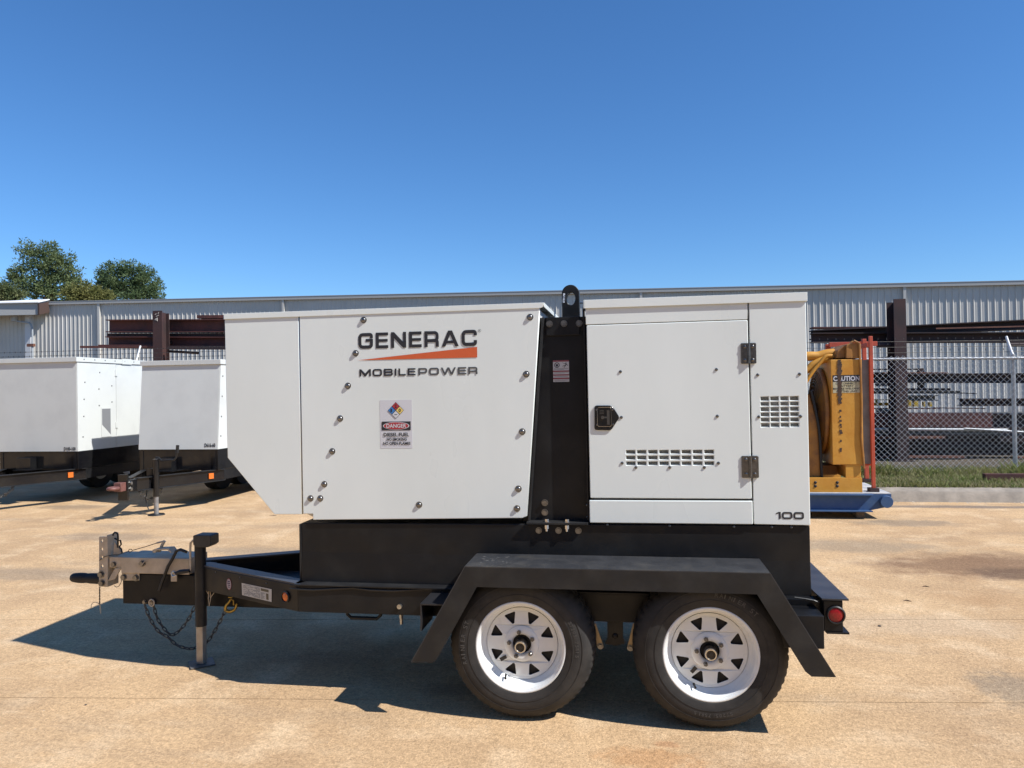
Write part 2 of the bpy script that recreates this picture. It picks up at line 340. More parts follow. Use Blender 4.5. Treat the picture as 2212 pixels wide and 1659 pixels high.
def glyph(ch, w, t):
    h = t/2; a, b, lo, hi, md = h, w-h, h, 1-h, .5; V = Vector; Q = []
    bar = lambda x0, y0, x1, y1: Q.append((V((x0, y0)), V((x1, y0)), V((x1, y1)), V((x0, y1))))
    dg = lambda x0, x1, tw: Q.append((V((x0, 0)), V((x0+tw, 0)), V((x1+tw, 1)), V((x1, 1))))
    if ch == 'G': Q += stroke([(b, .66), (b, hi), (a, hi), (a, lo), (b, lo), (b, .46)], t); bar(w*.5, .46-.02, w, .46+t*.78)
    elif ch == 'C': Q += stroke([(b, .65), (b, hi), (a, hi), (a, lo), (b, lo), (b, .36)], t)
    elif ch in 'O0': Q += stroke([(a, lo), (b, lo), (b, hi), (a, hi)], t, closed=True)
    elif ch == 'E': bar(0, 0, t, 1); bar(t, 0, w, t*.92); bar(t, 1-t*.92, w, 1); bar(t, .5-t*.42, w*.96, .5+t*.42)
    elif ch == 'L': bar(0, 0, t, 1); bar(t, 0, w, t)
    elif ch == 'I': bar(0, 0, t, 1)
    elif ch == 'N': bar(0, 0, t, 1); bar(w-t, 0, w, 1); Q.append((V((t, 1)), V((t, .62)), V((w-t, 0)), V((w-t, .38))))
    elif ch == 'A': dg(0, w*.5-t*.62, t*1.12); Q.append((V((w-t*1.12, 0)), V((w, 0)), V((w*.5+t*.62, 1)), V((w*.5-t*.5, 1)))); bar(w*.22, .2, w*.78, .2+t*.8)
    elif ch == 'R': bar(0, 0, t, 1); Q += stroke([(t, hi), (b, hi), (b, .40), (t, .40)], t*.95, .2); Q += stroke([(w*.55, .40), (b, .40), (b, 0)], t, .12)
    elif ch == 'P': bar(0, 0, t, 1); Q += stroke([(t, hi), (b, hi), (b, .36), (t, .36)], t*.95, .2)
    elif ch == 'B': bar(0, 0, t, 1); Q += stroke([(t, hi), (b*.97, hi), (b*.97, .52), (t, .52)], t*.95, .18); Q += stroke([(t, .5), (b, .5), (b, lo), (t, lo)], t*.95, .2)
    elif ch == 'M': bar(0, 0, t, 1); bar(w-t, 0, w, 1); Q.append((V((t, 1)), V((t, .6)), V((w/2-t*.45, 0)), V((w/2, .42)))); Q.append((V((w-t, .6)), V((w-t, 1)), V((w/2, .42)), V((w/2+t*.45, 0)))); Q.append((V((w/2-t*.45, 0)), V((w/2+t*.45, 0)), V((w/2, .43)), V((w/2-.001, .43))))
    elif ch == 'W':
        tw = t*1.05; x = [0, w*.28-tw*.5, w*.5-tw*.5, w*.72-tw*.5, w-tw]
        Q.append((V((x[1], 0)), V((x[1]+tw, 0)), V((x[0]+tw, 1)), V((x[0], 1)))); dg(x[1], x[2], tw); Q.append((V((x[3], 0)), V((x[3]+tw, 0)), V((x[2]+tw, 1)), V((x[2], 1)))); dg(x[3], x[4], tw)
    elif ch == '1': bar(w-t, 0, w, 1); Q.append((V((0, .70)), V((w-t, .78)), V((w-t, 1)), V((0, .84))))
    return Q
def logo_mb(txt, ws, gap, t, o, wd, ht, Y):                         # wide square-cut lettering
    tot = sum(ws)+gap*(len(ws)-1); sx = wd/tot; mb = MB(); x = 0; e = 0
    for ch, w_ in zip(txt, ws):
        for q in glyph(ch, w_, t):
            vs = [(o[0]+(x+p.x)*sx, Y-e*.00001, o[1]+p.y*ht) for p in q]
            nz = sum((vs[i][0]*vs[(i+1) % 4][2]-vs[(i+1) % 4][0]*vs[i][2]) for i in range(4))
            if nz < 0: vs = vs[::-1]
            mb.add(vs, [(0, 1, 2, 3)]); e += 1
        x += w_+gap
    return mb

# ------------------------------------------------------------------ ground
GM = ground_mat()
gb = MB().add([(-700, -300, -.012), (700, -300, -.012), (700, 900, -.012), (-700, 900, -.012)], [(0, 1, 2, 3)])
ground = one('ground', gb, M('joint_dirt', (.16, .125, .09), .95, col2=(.28, .22, .15), vs=.05), None, None, (0, 0, 0), kind='structure')
ca, sa = math.cos(rad(6.1)), math.sin(rad(6.1))
vs_ = [-14, -9, -4, -.15, 3.666, 4.953, 9.1, 13.2, 18, 24, 32]
us_ = [-46, -16, 14.5, 40]
for i in range(len(vs_)-1):
    for j in range(3):
        g = .0028; q = [(us_[j]+g, vs_[i]+g), (us_[j+1]-g, vs_[i]+g), (us_[j+1]-g, vs_[i+1]-g), (us_[j]+g, vs_[i+1]-g)]
        part('concrete_slab', MB().prism([(u*ca-v*sa, u*sa+v*ca, -.011) for u, v in q], (0, 0, .011)), GM, ground)

# ------------------------------------------------------------------ the generator on its trailer
YS, YC = 3.60, 4.075
def mir(Y): return 2*YC-Y
GEN = thing('generator_trailer', 'large white mobile generator on a black twin-axle trailer with white spoked wheels', 'generator', (0, YC, 0))
sx = lambda p: X2(onY(p, YS))
# --- shared small meshes (local, pointing -Y)
def loc_mesh(mb, m, smooth=35): return me_from(mb, m, smooth=smooth)
b_ = MB(); b_.lathe([(0, .0095), (.006, .0092), (.0095, .0078), (.0115, .005), (.0118, .0015), (.0165, .0015), (.0165, 0)], (0, 0, 0), 18)
BOLT = loc_mesh(b_, bolt_m)
b_ = MB(); b_.lathe([(0, .0035), (.0035, .0032), (.0055, .002), (.006, 0)], (0, 0, 0), 12)
SCREW = loc_mesh(b_, darkmetal)
b_ = MB(); b_.lathe([(.0165, 0), (.0165, .003), (.0125, .003)], (0, 0, 0), 18); b_.hexnut((0, -.003, 0), (0, -1, 0), .0125, .009)
HEX = loc_mesh(b_, bolt_m)
b_ = MB(); b_.lathe([(0, .005), (.006, .0045), (.010, .002), (.011, 0)], (0, 0, 0), 14)
CARR = loc_mesh(b_, black_dusty)

# --- front enclosure
corner = [sx(k4(58, 168)), sx(k4(78, 1110)), sx(k4(392, 1490)), sx(k4(577, 1489)), sx(k4(553, 150))]
side = [sx(k4(561, 150)), sx(k4(585, 1486)), sx(k4(650, 1486)), sx(k4(651, 1526)), sx(k4(2055, 1514)), sx(k4(2085, 1500)), sx(k4(2172, 90))]
core = [(corner[0][0]+.004, 1.925), (corner[1][0]+.004, corner[1][1]+.004), (corner[2][0]+.004, corner[2][1]+.005), (side[1][0], corner[2][1]+.006), (side[3][0]+.004, side[3][1]+.006), (side[4][0]-.005, side[4][1]+.006), (side[6][0]-.006, 1.925)]
fb = part('enclosure_body', MB().xz(core, YS+.022, mir(YS)), white_in, GEN)
cp = sheet('corner_panel', corner, [], YS, .02, white, GEN, .003)
sp_ = sheet('side_panel', side, [], YS-.002, .022, white, GEN, .003)
for q in ((990,187),(937,410),(885,628),(833,847),(780,1067),(727,1287),(635,1382),(700,1382),(1362,1425),(2105,168),(2080,550),(2053,935),(2027,1318),(2018,1450)):
    p = onY(k4(*q), YS-.002); inst('bolt', BOLT, sp_, p)
x0, x1 = onY(k4(53, 150), YS-.006).x, onY(k4(2196, 80), YS-.006).x
zt, zb = 1.957, 1.928
mb = MB().xz([(x0, zb), (x1-.02, zb+.002), (x1-.006, zb+.006), (x1, zb+.016), (x1, zt), (x0, zt)], YS-.006, YS-.003)
mb.box((x0, YS-.0025, zt-.004), (x1, mir(YS)+.012, zt)); mb.box((x0, mir(YS)+.0125, zb), (x1, mir(YS)+.015, zt)); mb.box((x0-.003, YS-.005, zb), (x0-.0005, mir(YS)+.01, zt))
mb.box((x1+.0005, YS-.005, zt-.022), (x1+.003, mir(YS)+.01, zt))
lid = part('roof_lid', mb, white, GEN, bevel=.002)
for px in (1075, 1160, 1640, 1900, 1330):
    p = onY(k4(px, 90), YS+.1); inst('rivet', SCREW, lid, (p.x, YS+.05, zt), (rad(-90), 0, 0), (1.4, 1.4, 1.4))
# --- decals on the side panel
yd = YS-.0035
o1 = onY(k4(955, 381), yd); o2 = onY(k4(1750, 356), yd); h1 = onY(k4(955, 276), yd)
part('lettering', logo_mb('GENERAC', (1.0, .84, 1.02, .84, .95, 1.12, 1.0), .19, .21, (o1.x, o1.z), o2.x-o1.x, h1.z-o1.z, yd), ink, sp_, label='bold dark brand lettering')
tri = [onY(k4(*q), yd) for q in ((948, 431), (1751, 438), (1750, 367))]; tri[0].z = tri[1].z
part('swoosh', MB().add(tri, [(0, 1, 2)]), orange, sp_, label='long orange wedge under the lettering')
m1 = onY(k4(962, 566), yd); m2 = onY(k4(1753, 541), yd); mh = onY(k4(962, 518), yd); ws = (1.45, 1.18, 1.15, .24, .92, .98); w2 = (1.1, 1.22, 1.85, 1.04, 1.12); gp = .22
tot = sum(ws)+sum(w2)+gp*10+.12; wl = (sum(ws)+gp*5)/tot*(m2.x-m1.x); wr = (sum(w2)+gp*4)/tot*(m2.x-m1.x)
part('lettering', logo_mb('MOBILE', ws, gp, .22, (m1.x, m1.z), wl, mh.z-m1.z, yd), ink, sp_)
part('lettering', logo_mb('POWER', w2, gp, .22, (m2.x-wr, m1.z), wr, mh.z-m1.z, yd), ink_grey, sp_)
rc = onY(k4(1767, 258), yd); mb = MB(); mb.lathe([(.0062, 0), (.0074, 0)], rc, 24); f_ = font_mb('R', (rc.x-.003, yd, rc.z-.0038), XX, ZZ, .006, .0076); mb.add(f_.v, f_.f)
part('registered_mark', mb, ink_grey, sp_)
ks = K(1380, 1550, 7.373)
st = [X2(onY(ks(*q), yd)) for q in ((845, 190), (1775, 175), (1805, 1580), (870, 1598))]
xa, xb, za, zb_ = (st[0][0]+st[3][0])/2, (st[1][0]+st[2][0])/2, (st[2][1]+st[3][1])/2, (st[0][1]+st[1][1])/2
dec = sheet('danger_decal', rrect(xa, za, xb, zb_, .003), [], yd+.0008, .0014, paper, GEN, 0, label='white diesel fuel danger decal')
sw, sh = xb-xa, zb_-za
U = lambda u, v, e=0: Vector((xa+sw*u, yd-e, za+sh*v))
dia = lambda u, v, r, e, rr=1: [U(u, v+r*rr, e), U(u-r*sh/sw*rr, v, e), U(u, v-r*rr, e), U(u+r*sh/sw*rr, v, e)]
cu_, cv, R_ = .5, .785, .172
part('diamond_border', MB().add(dia(cu_, cv, R_, .0006), [(0, 1, 2, 3)]), ink, dec)
h_ = R_/2
for du, dv, m_, tx, tm in ((0, h_, red, '2', ink), (-h_*sh/sw, 0, blue, '1', ink), (h_*sh/sw, 0, yell, '0', ink), (0, -h_, paper, '-', ink)):
    part('diamond_field', MB().add(dia(cu_+du, cv+dv, h_*.9, .0012), [(0, 1, 2, 3)]), m_, dec)
    o_ = U(cu_+du-.035, cv+dv-.035, .0018)
    if tx == '-': part('print', MB().add([U(cu_-.045, cv+dv-.005, .0018), U(cu_+.045, cv+dv-.005, .0018), U(cu_+.045, cv+dv+.005, .0018), U(cu_-.045, cv+dv+.005, .0018)], [(0, 1, 2, 3)]), tm, dec)
    else: part('print', font_mb(tx, o_, XX, ZZ, sw*(.045 if tx == '1' else .07), sh*.07, .02), tm, dec)
part('danger_bar', MB().add([U(.055, .375, .0006), U(.955, .375, .0006), U(.955, .555, .0006), U(.055, .555, .0006)], [(0, 1, 2, 3)]), ink, dec)
for rr, m_, e in ((1, paper, .0011), (.93, red, .0015)):
    part('danger_oval', MB().add([U(.505+.41*rr*math.cos(a*math.pi/20), .465+.08*(rr if rr == 1 else .9)*math.sin(a*math.pi/20), e) for a in range(40)], [tuple(range(40))]), m_, dec)
part('print', font_mb('DANGER', U(.20, .425, .002), XX, ZZ, sw*.62, sh*.082, .02), paper, dec)
part('print', font_mb('DIESEL FUEL', U(.11, .245, .0012), XX, ZZ, sw*.79, sh*.078, .03), ink, dec)
part('print', font_mb('NO SMOKING', U(.205, .158, .0012), XX, ZZ, sw*.62, sh*.06, .03), ink, dec)
part('print', font_mb('NO OPEN FLAMES', U(.09, .073, .0012), XX, ZZ, sw*.85, sh*.06, .03), ink, dec)

# --- rear enclosure
core2 = [(onY(k6(125, 300), YS).x+.004, 1.925), (onY(k3(588, 400), YS).x+.004, onY(k3(588, 405), YS).z+.01), (onY(k3(1958, 420), YS).x-.004, onY(k3(1958, 420), YS).z+.01), (onY(k6(2040, 220), YS).x-.004, 1.925)]
part('enclosure_body', MB().xz(core2, YS+.055, mir(YS)), white_in, GEN)
sheet('upper_panel', [sx(k6(*q)) for q in ((121, 235), (125, 394), (1534, 347), (1534, 190))], [], YS, .02, white, GEN, .002)
def holes(cols, y0, y1, k):
    o = []
    for a, b in cols:
        for u, v in zip(y0, y1):
            c = [sx(k(a, v)), sx(k(b, v)), sx(k(b, u)), sx(k(a, u))]; xs = [q[0] for q in c]; zs = [q[1] for q in c]
            o.append([(min(xs), min(zs)+.0), (max(xs), min(zs)), (max(xs), max(zs)), (min(xs), max(zs))])
    return o
dcols = [(477,555),(573,650),(670,748),(766,845),(864,942),(961,1040),(1059,1138),(1158,1240)]
zrow = [onY(k6(850, y), YS).z for y in (1487, 1518, 1537, 1568, 1587, 1618)]
dh = []
for a, b in dcols:
    xa_, xb_ = onY(k6(a, 1550), YS).x, onY(k6(b, 1550), YS).x
    for i in (0, 2, 4): dh.append([(xa_, zrow[i+1]), (xb_, zrow[i+1]), (xb_, zrow[i]), (xa_, zrow[i])])
door = sheet('door', rpoly([sx(k6(131, 401)), sx(k3(591, 254)), sx(k3(1596, 260)), sx(k6(1534, 354))], .006), dh, YS-.002, .022, white, GEN, .003)
rcols = [(1650,1722),(1735,1807),(1822,1893),(1906,1980)]; rz = [onY(k6(1815, y), YS).z for y in (1020,1055,1068,1100,1113,1147,1160,1192,1206,1238,1252,1285)]
rh = []
for a, b in rcols:
    xa_, xb_ = onY(k6(a, 1150), YS).x, onY(k6(b, 1150), YS).x
    for i in range(0, 12, 2): rh.append([(xa_, rz[i+1]), (xb_, rz[i+1]), (xb_, rz[i]), (xa_, rz[i])])
rp = sheet('end_panel', rpoly([sx(k6(1545, 190)), sx(k3(1609, 418)), sx(k3(1961, 425)), sx(k6(2041, 170))], .006), rh, YS, .02, white, GEN, .003)
sheet('lower_panel', rpoly([sx(k3(585, 268)), sx(k3(588, 408)), sx(k3(1603, 418)), sx(k3(1600, 272))], .005), [], YS-.003, .023, white, GEN, .0035)
for q in ((427,804),(1263,785),(435,1202),(1271,1192),(442,1600),(1281,1600),(562,1638),(857,1638),(1158,1638)): inst('screw', SCREW, door, onY(k6(*q), YS-.002), None, (1.25,)*3)
for q in ((1623,832),(1987,825),(1632,1197),(1996,1193)): inst('screw', SCREW, rp, onY(k6(*q), YS), None, (1.25,)*3)
x0, x1 = onY(k6(107, 190), YS-.02).x, onY(k6(2056, 140), YS-.02).x; zt2, zb2 = 1.962, 1.921
mb = MB().box((x0, YS-.0085, zb2), (x1, YS-.0055, zt2)); mb.box((x0, YS-.005, zt2-.004), (x1, mir(YS)+.019, zt2)); mb.box((x0, mir(YS)+.0195, zb2), (x1, mir(YS)+.022, zt2))
mb.box((x0-.003, YS-.008, zb2), (x0-.0005, mir(YS)+.02, zt2)); mb.box((x1+.0005, YS-.008, zb2), (x1+.003, mir(YS)+.02, zt2))
lid2 = part('roof_lid', mb, white, GEN, bevel=.003)
xe = sx(k3(1958, 300))[0]
part('end_return', MB().xz([(core2[2][0]-.002, core2[2][1]), (core2[2][0]+.002, core2[2][1]), (core2[3][0]+.002, 1.922), (core2[3][0]-.002, 1.922)], YS+.0205, YS+.0545), white, GEN)
for hl_ in (dh, rh):
    xs = [q[0] for l_ in hl_ for q in l_]; zs = [q[1] for l_ in hl_ for q in l_]
    vb = part('vent_backing', MB().box((min(xs)-.03, YS+.034, min(zs)-.03), (max(xs)+.02, YS+.0545, max(zs)+.03)), foam, GEN)
    part('vent_ledge', MB().xz([(min(xs)-.03, min(zs)-.012), (max(xs)+.02, min(zs)-.012), (max(xs)+.02, min(zs)+.004), (min(xs)-.03, min(zs)+.004)], YS+.0225, YS+.0335), white, vb)
    part('vent_side', MB().box((max(xs)+.021, YS+.021, min(zs)-.03), (max(xs)+.024, YS+.0545, max(zs)+.03)), foam, vb)
for px in (280, 815, 1375, 1710, 1880):
    p = onY(k6(px, 150), YS+.1); inst('rivet', SCREW, lid2, (p.x, YS+.05, zt2), (rad(-90), 0, 0), (1.4, 1.4, 1.6))
p = onY(k3(1748, 385), YS-.0035); p2 = onY(k3(1922, 387), YS-.0035); p3 = onY(k3(1748, 341), YS-.0035)
part('lettering', logo_mb('100', (.62, 1.35, 1.35), .16, .24, (p.x, p.z), p2.x-p.x, p3.z-p.z, YS-.0012), ink, rp)
# hinges
for (ka, u0, v0), (kb_, u1, v1) in (((k6, 1474, 556), (k6, 1612, 733)), ((k6, 1481, 1538), (k3, 1641, 129))):
    a = onY(ka(u0, v0), YS-.006); b = onY(kb_(u1, v1), YS-.006); xm = (a.x+b.x)/2+.001; xl, xr = min(a.x, b.x), max(a.x, b.x); zh, zl = a.z, b.z
    h = sub_empty('hinge', GEN, (xm, YS-.004, (zh+zl)/2))
    for lo_, hi_ in ((xl, xm-.0045), (xm+.0045, xr)): sheet('hinge_leaf', rrect(lo_, zl, hi_, zh, .005), [], YS-.0066, .0045, darkmetal, h, .001)
    part('hinge_pin', MB().cyl((xm, YS-.009, zl), (xm, YS-.009, zh), .0068, n=14), darkmetal, h, smooth=40)
    for X in ((xl+xm)/2, (xr+xm)/2):
        for Z in (zh-.017, zl+.017): inst('screw', SCREW, h, (X, YS-.0066, Z), None, (1.35, 1.6, 1.35))
# paddle latch
kL = K(2300, 1550, 3.687); yl = YS-.009
L2 = lambda *q: X2(onY(kL(*q), yl))
la = sheet('latch', rpoly([L2(150, 172), L2(385, 172), L2(430, 210), L2(516, 345), L2(400, 520), L2(370, 532), L2(150, 528)], .012, 4), [rrect(*(L2(203, 470)+L2(385, 203)), .008)], yl, .007, latchm, GEN, .002)
q0, q1 = L2(203, 470), L2(385, 203)
mb = MB().box((q0[0], yl+.002, q0[1]), (q1[0], yl+.0065, q1[1])); part('latch_dish', mb, latchm, la)
part('latch_rim', MB().tube([(x_, yl-.001, z_) for x_, z_ in rrect(q0[0]-.002, q0[1]-.002, q1[0]+.002, q1[1]+.002, .008)], .0028, 6, closed=True), latchh, la, smooth=60)
mb = MB(); c_ = onY(kL(268, 345), yl-.003); mb.lathe([(0, .004), (.008, .004), (.009, .002), (.0092, -.003)], c_, 18)
a_, b2 = onY(kL(330, 240), yl-.002), onY(kL(372, 450), yl-.002); mb.box((a_.x, yl-.006, b2.z), (b2.x, yl+.002, a_.z)); mb.box((c_.x, yl-.004, c_.z-.004), (a_.x, yl+.001, c_.z+.004))
for i in range(3): q = onY(kL(225, 245+22*i), yl); mb.box((q.x, yl-.003, q.z-.0015), (q.x+.02, yl+.002, q.z+.0015))
part('latch_handle', mb, latchh, la, smooth=40)
for q in ((182, 232), (412, 232), (187, 450), (420, 448)): inst('screw', SCREW, la, onY(kL(*q), yl), None, (.8,)*3)

# --- lifting frame between the two enclosures
YL = YS+.035
ztop = 1.888
fr = [X2(onY(k5(770, 585), YL)), X2(onY(k4(2070, 1560), YL)), X2(onY(k3(590, 405), YL)), X2(onY(k5(1570, 600), YL))]
xL, xR = fr[0][0], fr[3][0]
lf = part('lifting_frame', MB().xz([(fr[0][0]-.015, ztop), (fr[1][0]-.012, fr[1][1]), (fr[2][0]+.02, fr[2][1]-.005), (fr[3][0]+.02, ztop)], YL+.02, YL+.032), black, GEN)
part('frame_flange', MB().xz([(fr[0][0]+.013, ztop-.0), (fr[1][0]+.016, fr[1][1]+.015), (fr[1][0]+.026, fr[1][1]+.015), (fr[0][0]+.023, ztop)], YL-.018, YL+.0195), black_dusty, GEN, bevel=.002)
part('frame_flange', MB().xz([(fr[3][0]-.004, 1.93), (fr[2][0]-.004, fr[2][1]+.012), (fr[2][0]-.012, fr[2][1]+.012), (fr[3][0]-.012, 1.93)], YL-.018, YL+.0195), black, GEN)
part('frame_cross_wall', MB().box((xL-.01, YL+.0325, .9), (xR+.015, mir(YL), ztop-.05)), black, GEN)
part('frame_gusset', MB().xz([(xL+.03, ztop), (xL+.03, ztop-.09), (xR-.03, ztop-.09), (xR-.03, ztop)], YL+.008, YL+.0195), black, GEN, bevel=.002)
# base foot with weld
a, b = onY(kb(150, 520), YL), onY(kb(1480, 600), YL)
ft = part('frame_foot', MB().box((a.x, YS-.012, b.z-.004), (b.x, YL+.019, b.z+.008)), black_dusty, GEN, bevel=.002)
for q in ((570, 560), (1008, 560)):
    p = onY(kb(*q), YS+.01); hb = MB(); hb.cyl((p.x, YS+.006, b.z+.008), (p.x, YS+.006, b.z+.012), .014, n=18); hb.hexnut((p.x, YS+.006, b.z+.0125), (0, 0, 1), .0105, .009)
    hb.hexnut((p.x, YS-.004, b.z-.024), (0, 0, 1), .0105, .018); hb.cyl((p.x, YS-.004, b.z-.036), (p.x, YS-.004, b.z-.024), .006, n=10)
    part('foot_bolt', hb, chrome, ft)
for q in ((943,865),(1198,858),(1462,855)): inst('bolt', HEX, GEN, onY(k5(*q), YL+.008))
for q in ((527,162),(527,372)): inst('bolt', HEX, GEN, onY(kb(*q), YL+.02))
for q in ((1448,215),(1455,478)): inst('screw', SCREW, GEN, onY(kb(*q), YL+.02))
# lifting eye
YE = YC-.03
e = lambda *q: X2(onY(k5(*q), YE))
c1 = e(1325, 330); wl_ = e(1160, 500)[0]; wr_ = e(1465, 500)[0]; cxm = (wl_+wr_)/2; rE = (wr_-wl_)/2; zc = e(1325, 180)[1]-rE
out = [(cxm+rE*math.cos(rad(a)), zc+rE*math.sin(rad(a))) for a in range(0, 181, 10)]+[(wl_, 1.45), (wr_, 1.45)]
ha, hb_ = e(1243, 425), e(1393, 425); hz0, hz1 = e(1315, 535)[1], e(1315, 310)[1]; hc = ((ha[0]+hb_[0])/2, (hz0+hz1)/2)
hole = [((hc[0]+(hb_[0]-ha[0])/2*math.cos(rad(a))), hc[1]+(hz1-hz0)/2*math.sin(rad(a))) for a in range(0, 360, 12)]
ey = sheet('lifting_eye', out, [hole], YE, .055, black, GEN, .003)
q = [onY(k5(*u), YE-.001) for u in ((1176, 492), (1211, 494), (1217, 332), (1184, 332))]
part('eye_label', MB().add(q, [(0, 1, 2, 3)]), paper, ey)
f_ = font_mb('2-D', (q[0].x+.017, YE-.002, q[0].z+.005), ZZ, -XX, .034, .012, .02); part('print', f_, ink, ey)
part('stay_rod', MB().cyl(onY(k5(1435, 494), YC+.1), onY(k5(1545, 491), YC+.1), .006, n=8), steel, GEN)
# warning label on the lifting frame
kW = K(2150, 1400, 13.825); yw = YL+.0185
Wp = lambda *q: onY(kW(*q), yw)
w0, w1 = Wp(395, 1440), Wp(1245, 245)
wl3 = sheet('warning_label', rrect(w0.x, w0.z, w1.x, w1.z, .002), [], yw, .001, M('label_grey', (.48, .48, .49), .5), GEN, 0, label='grey and red warning label')
wv = lambda v: w0.z+(1440-v)/(1440-245)*(w1.z-w0.z); wu = lambda u: w0.x+(u-395)/(1245-395)*(w1.x-w0.x)
for v0, v1, t_ in ((250, 325, 'WARNING'), (815, 885, 'WARNING'), (1025, 1090, 'WARNING'), (1210, 1285, 'WARNING')):
    part('label_band', MB().add([(wu(397), yw-.0004, wv(v1)), (wu(1243), yw-.0004, wv(v1)), (wu(1243), yw-.0004, wv(v0)), (wu(397), yw-.0004, wv(v0))], [(0, 1, 2, 3)]), redp, wl3)
mb = MB()
for v0, n_ in ((690, 3), (920, 2), (1125, 2), (1320, 3)):
    for i in range(n_):
        u1_ = 1200-random.random()*350*(i == n_-1); mb.add([(wu(450), yw-.0004, wv(v0+i*36+9)), (wu(u1_), yw-.0004, wv(v0+i*36+9)), (wu(u1_), yw-.0004, wv(v0+i*36-3)), (wu(450), yw-.0004, wv(v0+i*36-3))], [(0, 1, 2, 3)])
part('print', mb, ink_grey, wl3)
mb = MB(); cc_ = (wu(605), yw-.0004, wv(510)); rr_ = (wu(750)-wu(605)); mb.lathe([(rr_*.74, 0), (rr_, 0)], cc_, 28)
mb.add([(wu(u), yw-.0004, wv(v)) for u, v in ((530, 460), (680, 460), (660, 560), (605, 610), (550, 560))], [(0, 4, 3, 2, 1)])
def seg2(u0, v0, u1, v1, t):
    d = Vector((u1-u0, v1-v0)).normalized(); n_ = Vector((-d.y, d.x))*t; ps = [(u0+n_.x, v0+n_.y), (u1+n_.x, v1+n_.y), (u1-n_.x, v1-n_.y), (u0-n_.x, v0-n_.y)]
    mb.add([(wu(a), yw-.0004-.00001*len(mb.f), wv(b)) for a, b in ps], [(0, 1, 2, 3)])
for s_ in ((1085, 430, 1080, 520, 24), (1080, 430, 970, 430, 12), (960, 420, 890, 375, 9), (1095, 440, 1185, 550, 14), (1080, 520, 895, 580, 15), (1075, 530, 975, 655, 15)): seg2(*s_)
mb.lathe([(0, 0), ((wu(1110)-wu(1085)), 0)], (wu(1088), yw-.0006, wv(395)), 14)
part('print', mb, ink, wl3)

# --- black base tank under the enclosures
YT = YS+.012
tk = [X2(onY((651, 1129.5), YT)), X2(onY((651, 1264), YT)), (onY((1752, 1270), YT).x, .545), X2(onY((1751, 1135.5), YT))]
tk[1] = (tk[1][0], .548)
zf = .715
tb_ = MB(); xs4 = (tk[0][0], tk[2][0])
for X in xs4:
    zt4 = tk[0][1] if X == xs4[0] else tk[3][1]
    tb_.v += [Vector((X, YT, zt4)), Vector((X, YT, zf)), Vector((X, YT-.010, .548)), Vector((X, mir(YT)+.010, .548)), Vector((X, mir(YT), zf)), Vector((X, mir(YT), zt4))]
tb_.f = [(i, i+1, i+7, i+6) for i in range(5)]+[(5, 0, 6, 11), (5, 4, 3, 2, 1, 0), (6, 7, 8, 9, 10, 11)]
base = part('base_tank', tb_, black, GEN, bevel=.004)
part('tank_end_flange', MB().box((tk[0][0]-.012, YT-.002, .55), (tk[0][0]-.001, mir(YT), tk[0][1]-.006)), black_dusty, GEN, bevel=.002)
for q in ((395, 767), (825, 767), (1258, 772)): inst('bolt', HEX, base, onY(kb(*q), YT), None, (.95, .7, .95))
for q in ((697, 420), (1085, 427), (1485, 432), (1720, 434), (1842, 436)): inst('screw', SCREW, base, onY(k3(*q), YT), None, (1.1, 2.2, 1.1))

# --- chassis
YR = 3.555
zrt, zrb = .557, .422
bendx = -1.69
xrear = onY(kr(1745, 400), YR).x
for s_ in (0, 1):
    Ya = YR if not s_ else mir(YR); Yb = YR+.06 if not s_ else mir(YR)-.06
    part('chassis_rail', MB().box((bendx, Ya, zrb), (xrear, Yb, zrt)), black, GEN, bevel=.004)
    Yo = Ya-.012 if not s_ else Ya+.012
    part('rail_flange', MB().box((bendx-.02, Yo, zrt+.0005), (xrear-.3, Yb, zrt+.0085)), black_dusty, GEN, bevel=.002)
    Ax, Ay = -2.46, (3.905 if not s_ else mir(3.905)); sg = 1 if not s_ else -1
    Ys_ = Ya
    if s_: Ax, Ay, Ys_ = -2.53, 4.06, 4.50
    dv = Vector((Ax-bendx, Ay-Ys_, 0)).normalized(); nv = Vector((-dv.y, dv.x, 0)); nv = nv if nv.y*sg > 0 else -nv
    a, b = Vector((bendx, Ys_, 0)), Vector((Ax, Ay, 0))
    ar = part('drawbar_rail', MB().prism([a+ZZ*zrb, b+ZZ*(zrb+.0), b+ZZ*zrt, a+ZZ*zrt], nv*.055), black, GEN, bevel=.004)
    part('rail_flange', MB().prism([a+ZZ*(zrt+.0005), b+ZZ*(zrt+.0005), b+nv*.075+ZZ*(zrt+.0005), a+nv*.075+ZZ*(zrt+.0005)], (0, 0, .008)), M('flange_grey', (.05, .052, .06), .45), GEN)
    if not s_: NEAR, NA, NV = ar, a, nv
for X in (-1.62, -.98, -.1, .72): part('cross_member', MB().box((X-.03, YR+.061, zrb+.02), (X+.03, mir(YR)-.061, zrt-.02)), black, GEN)
part('cross_member', MB().box((bendx-.05, YR+.09, .50), (bendx+.04, mir(YR)-.09, zrt-.003)), black, GEN)
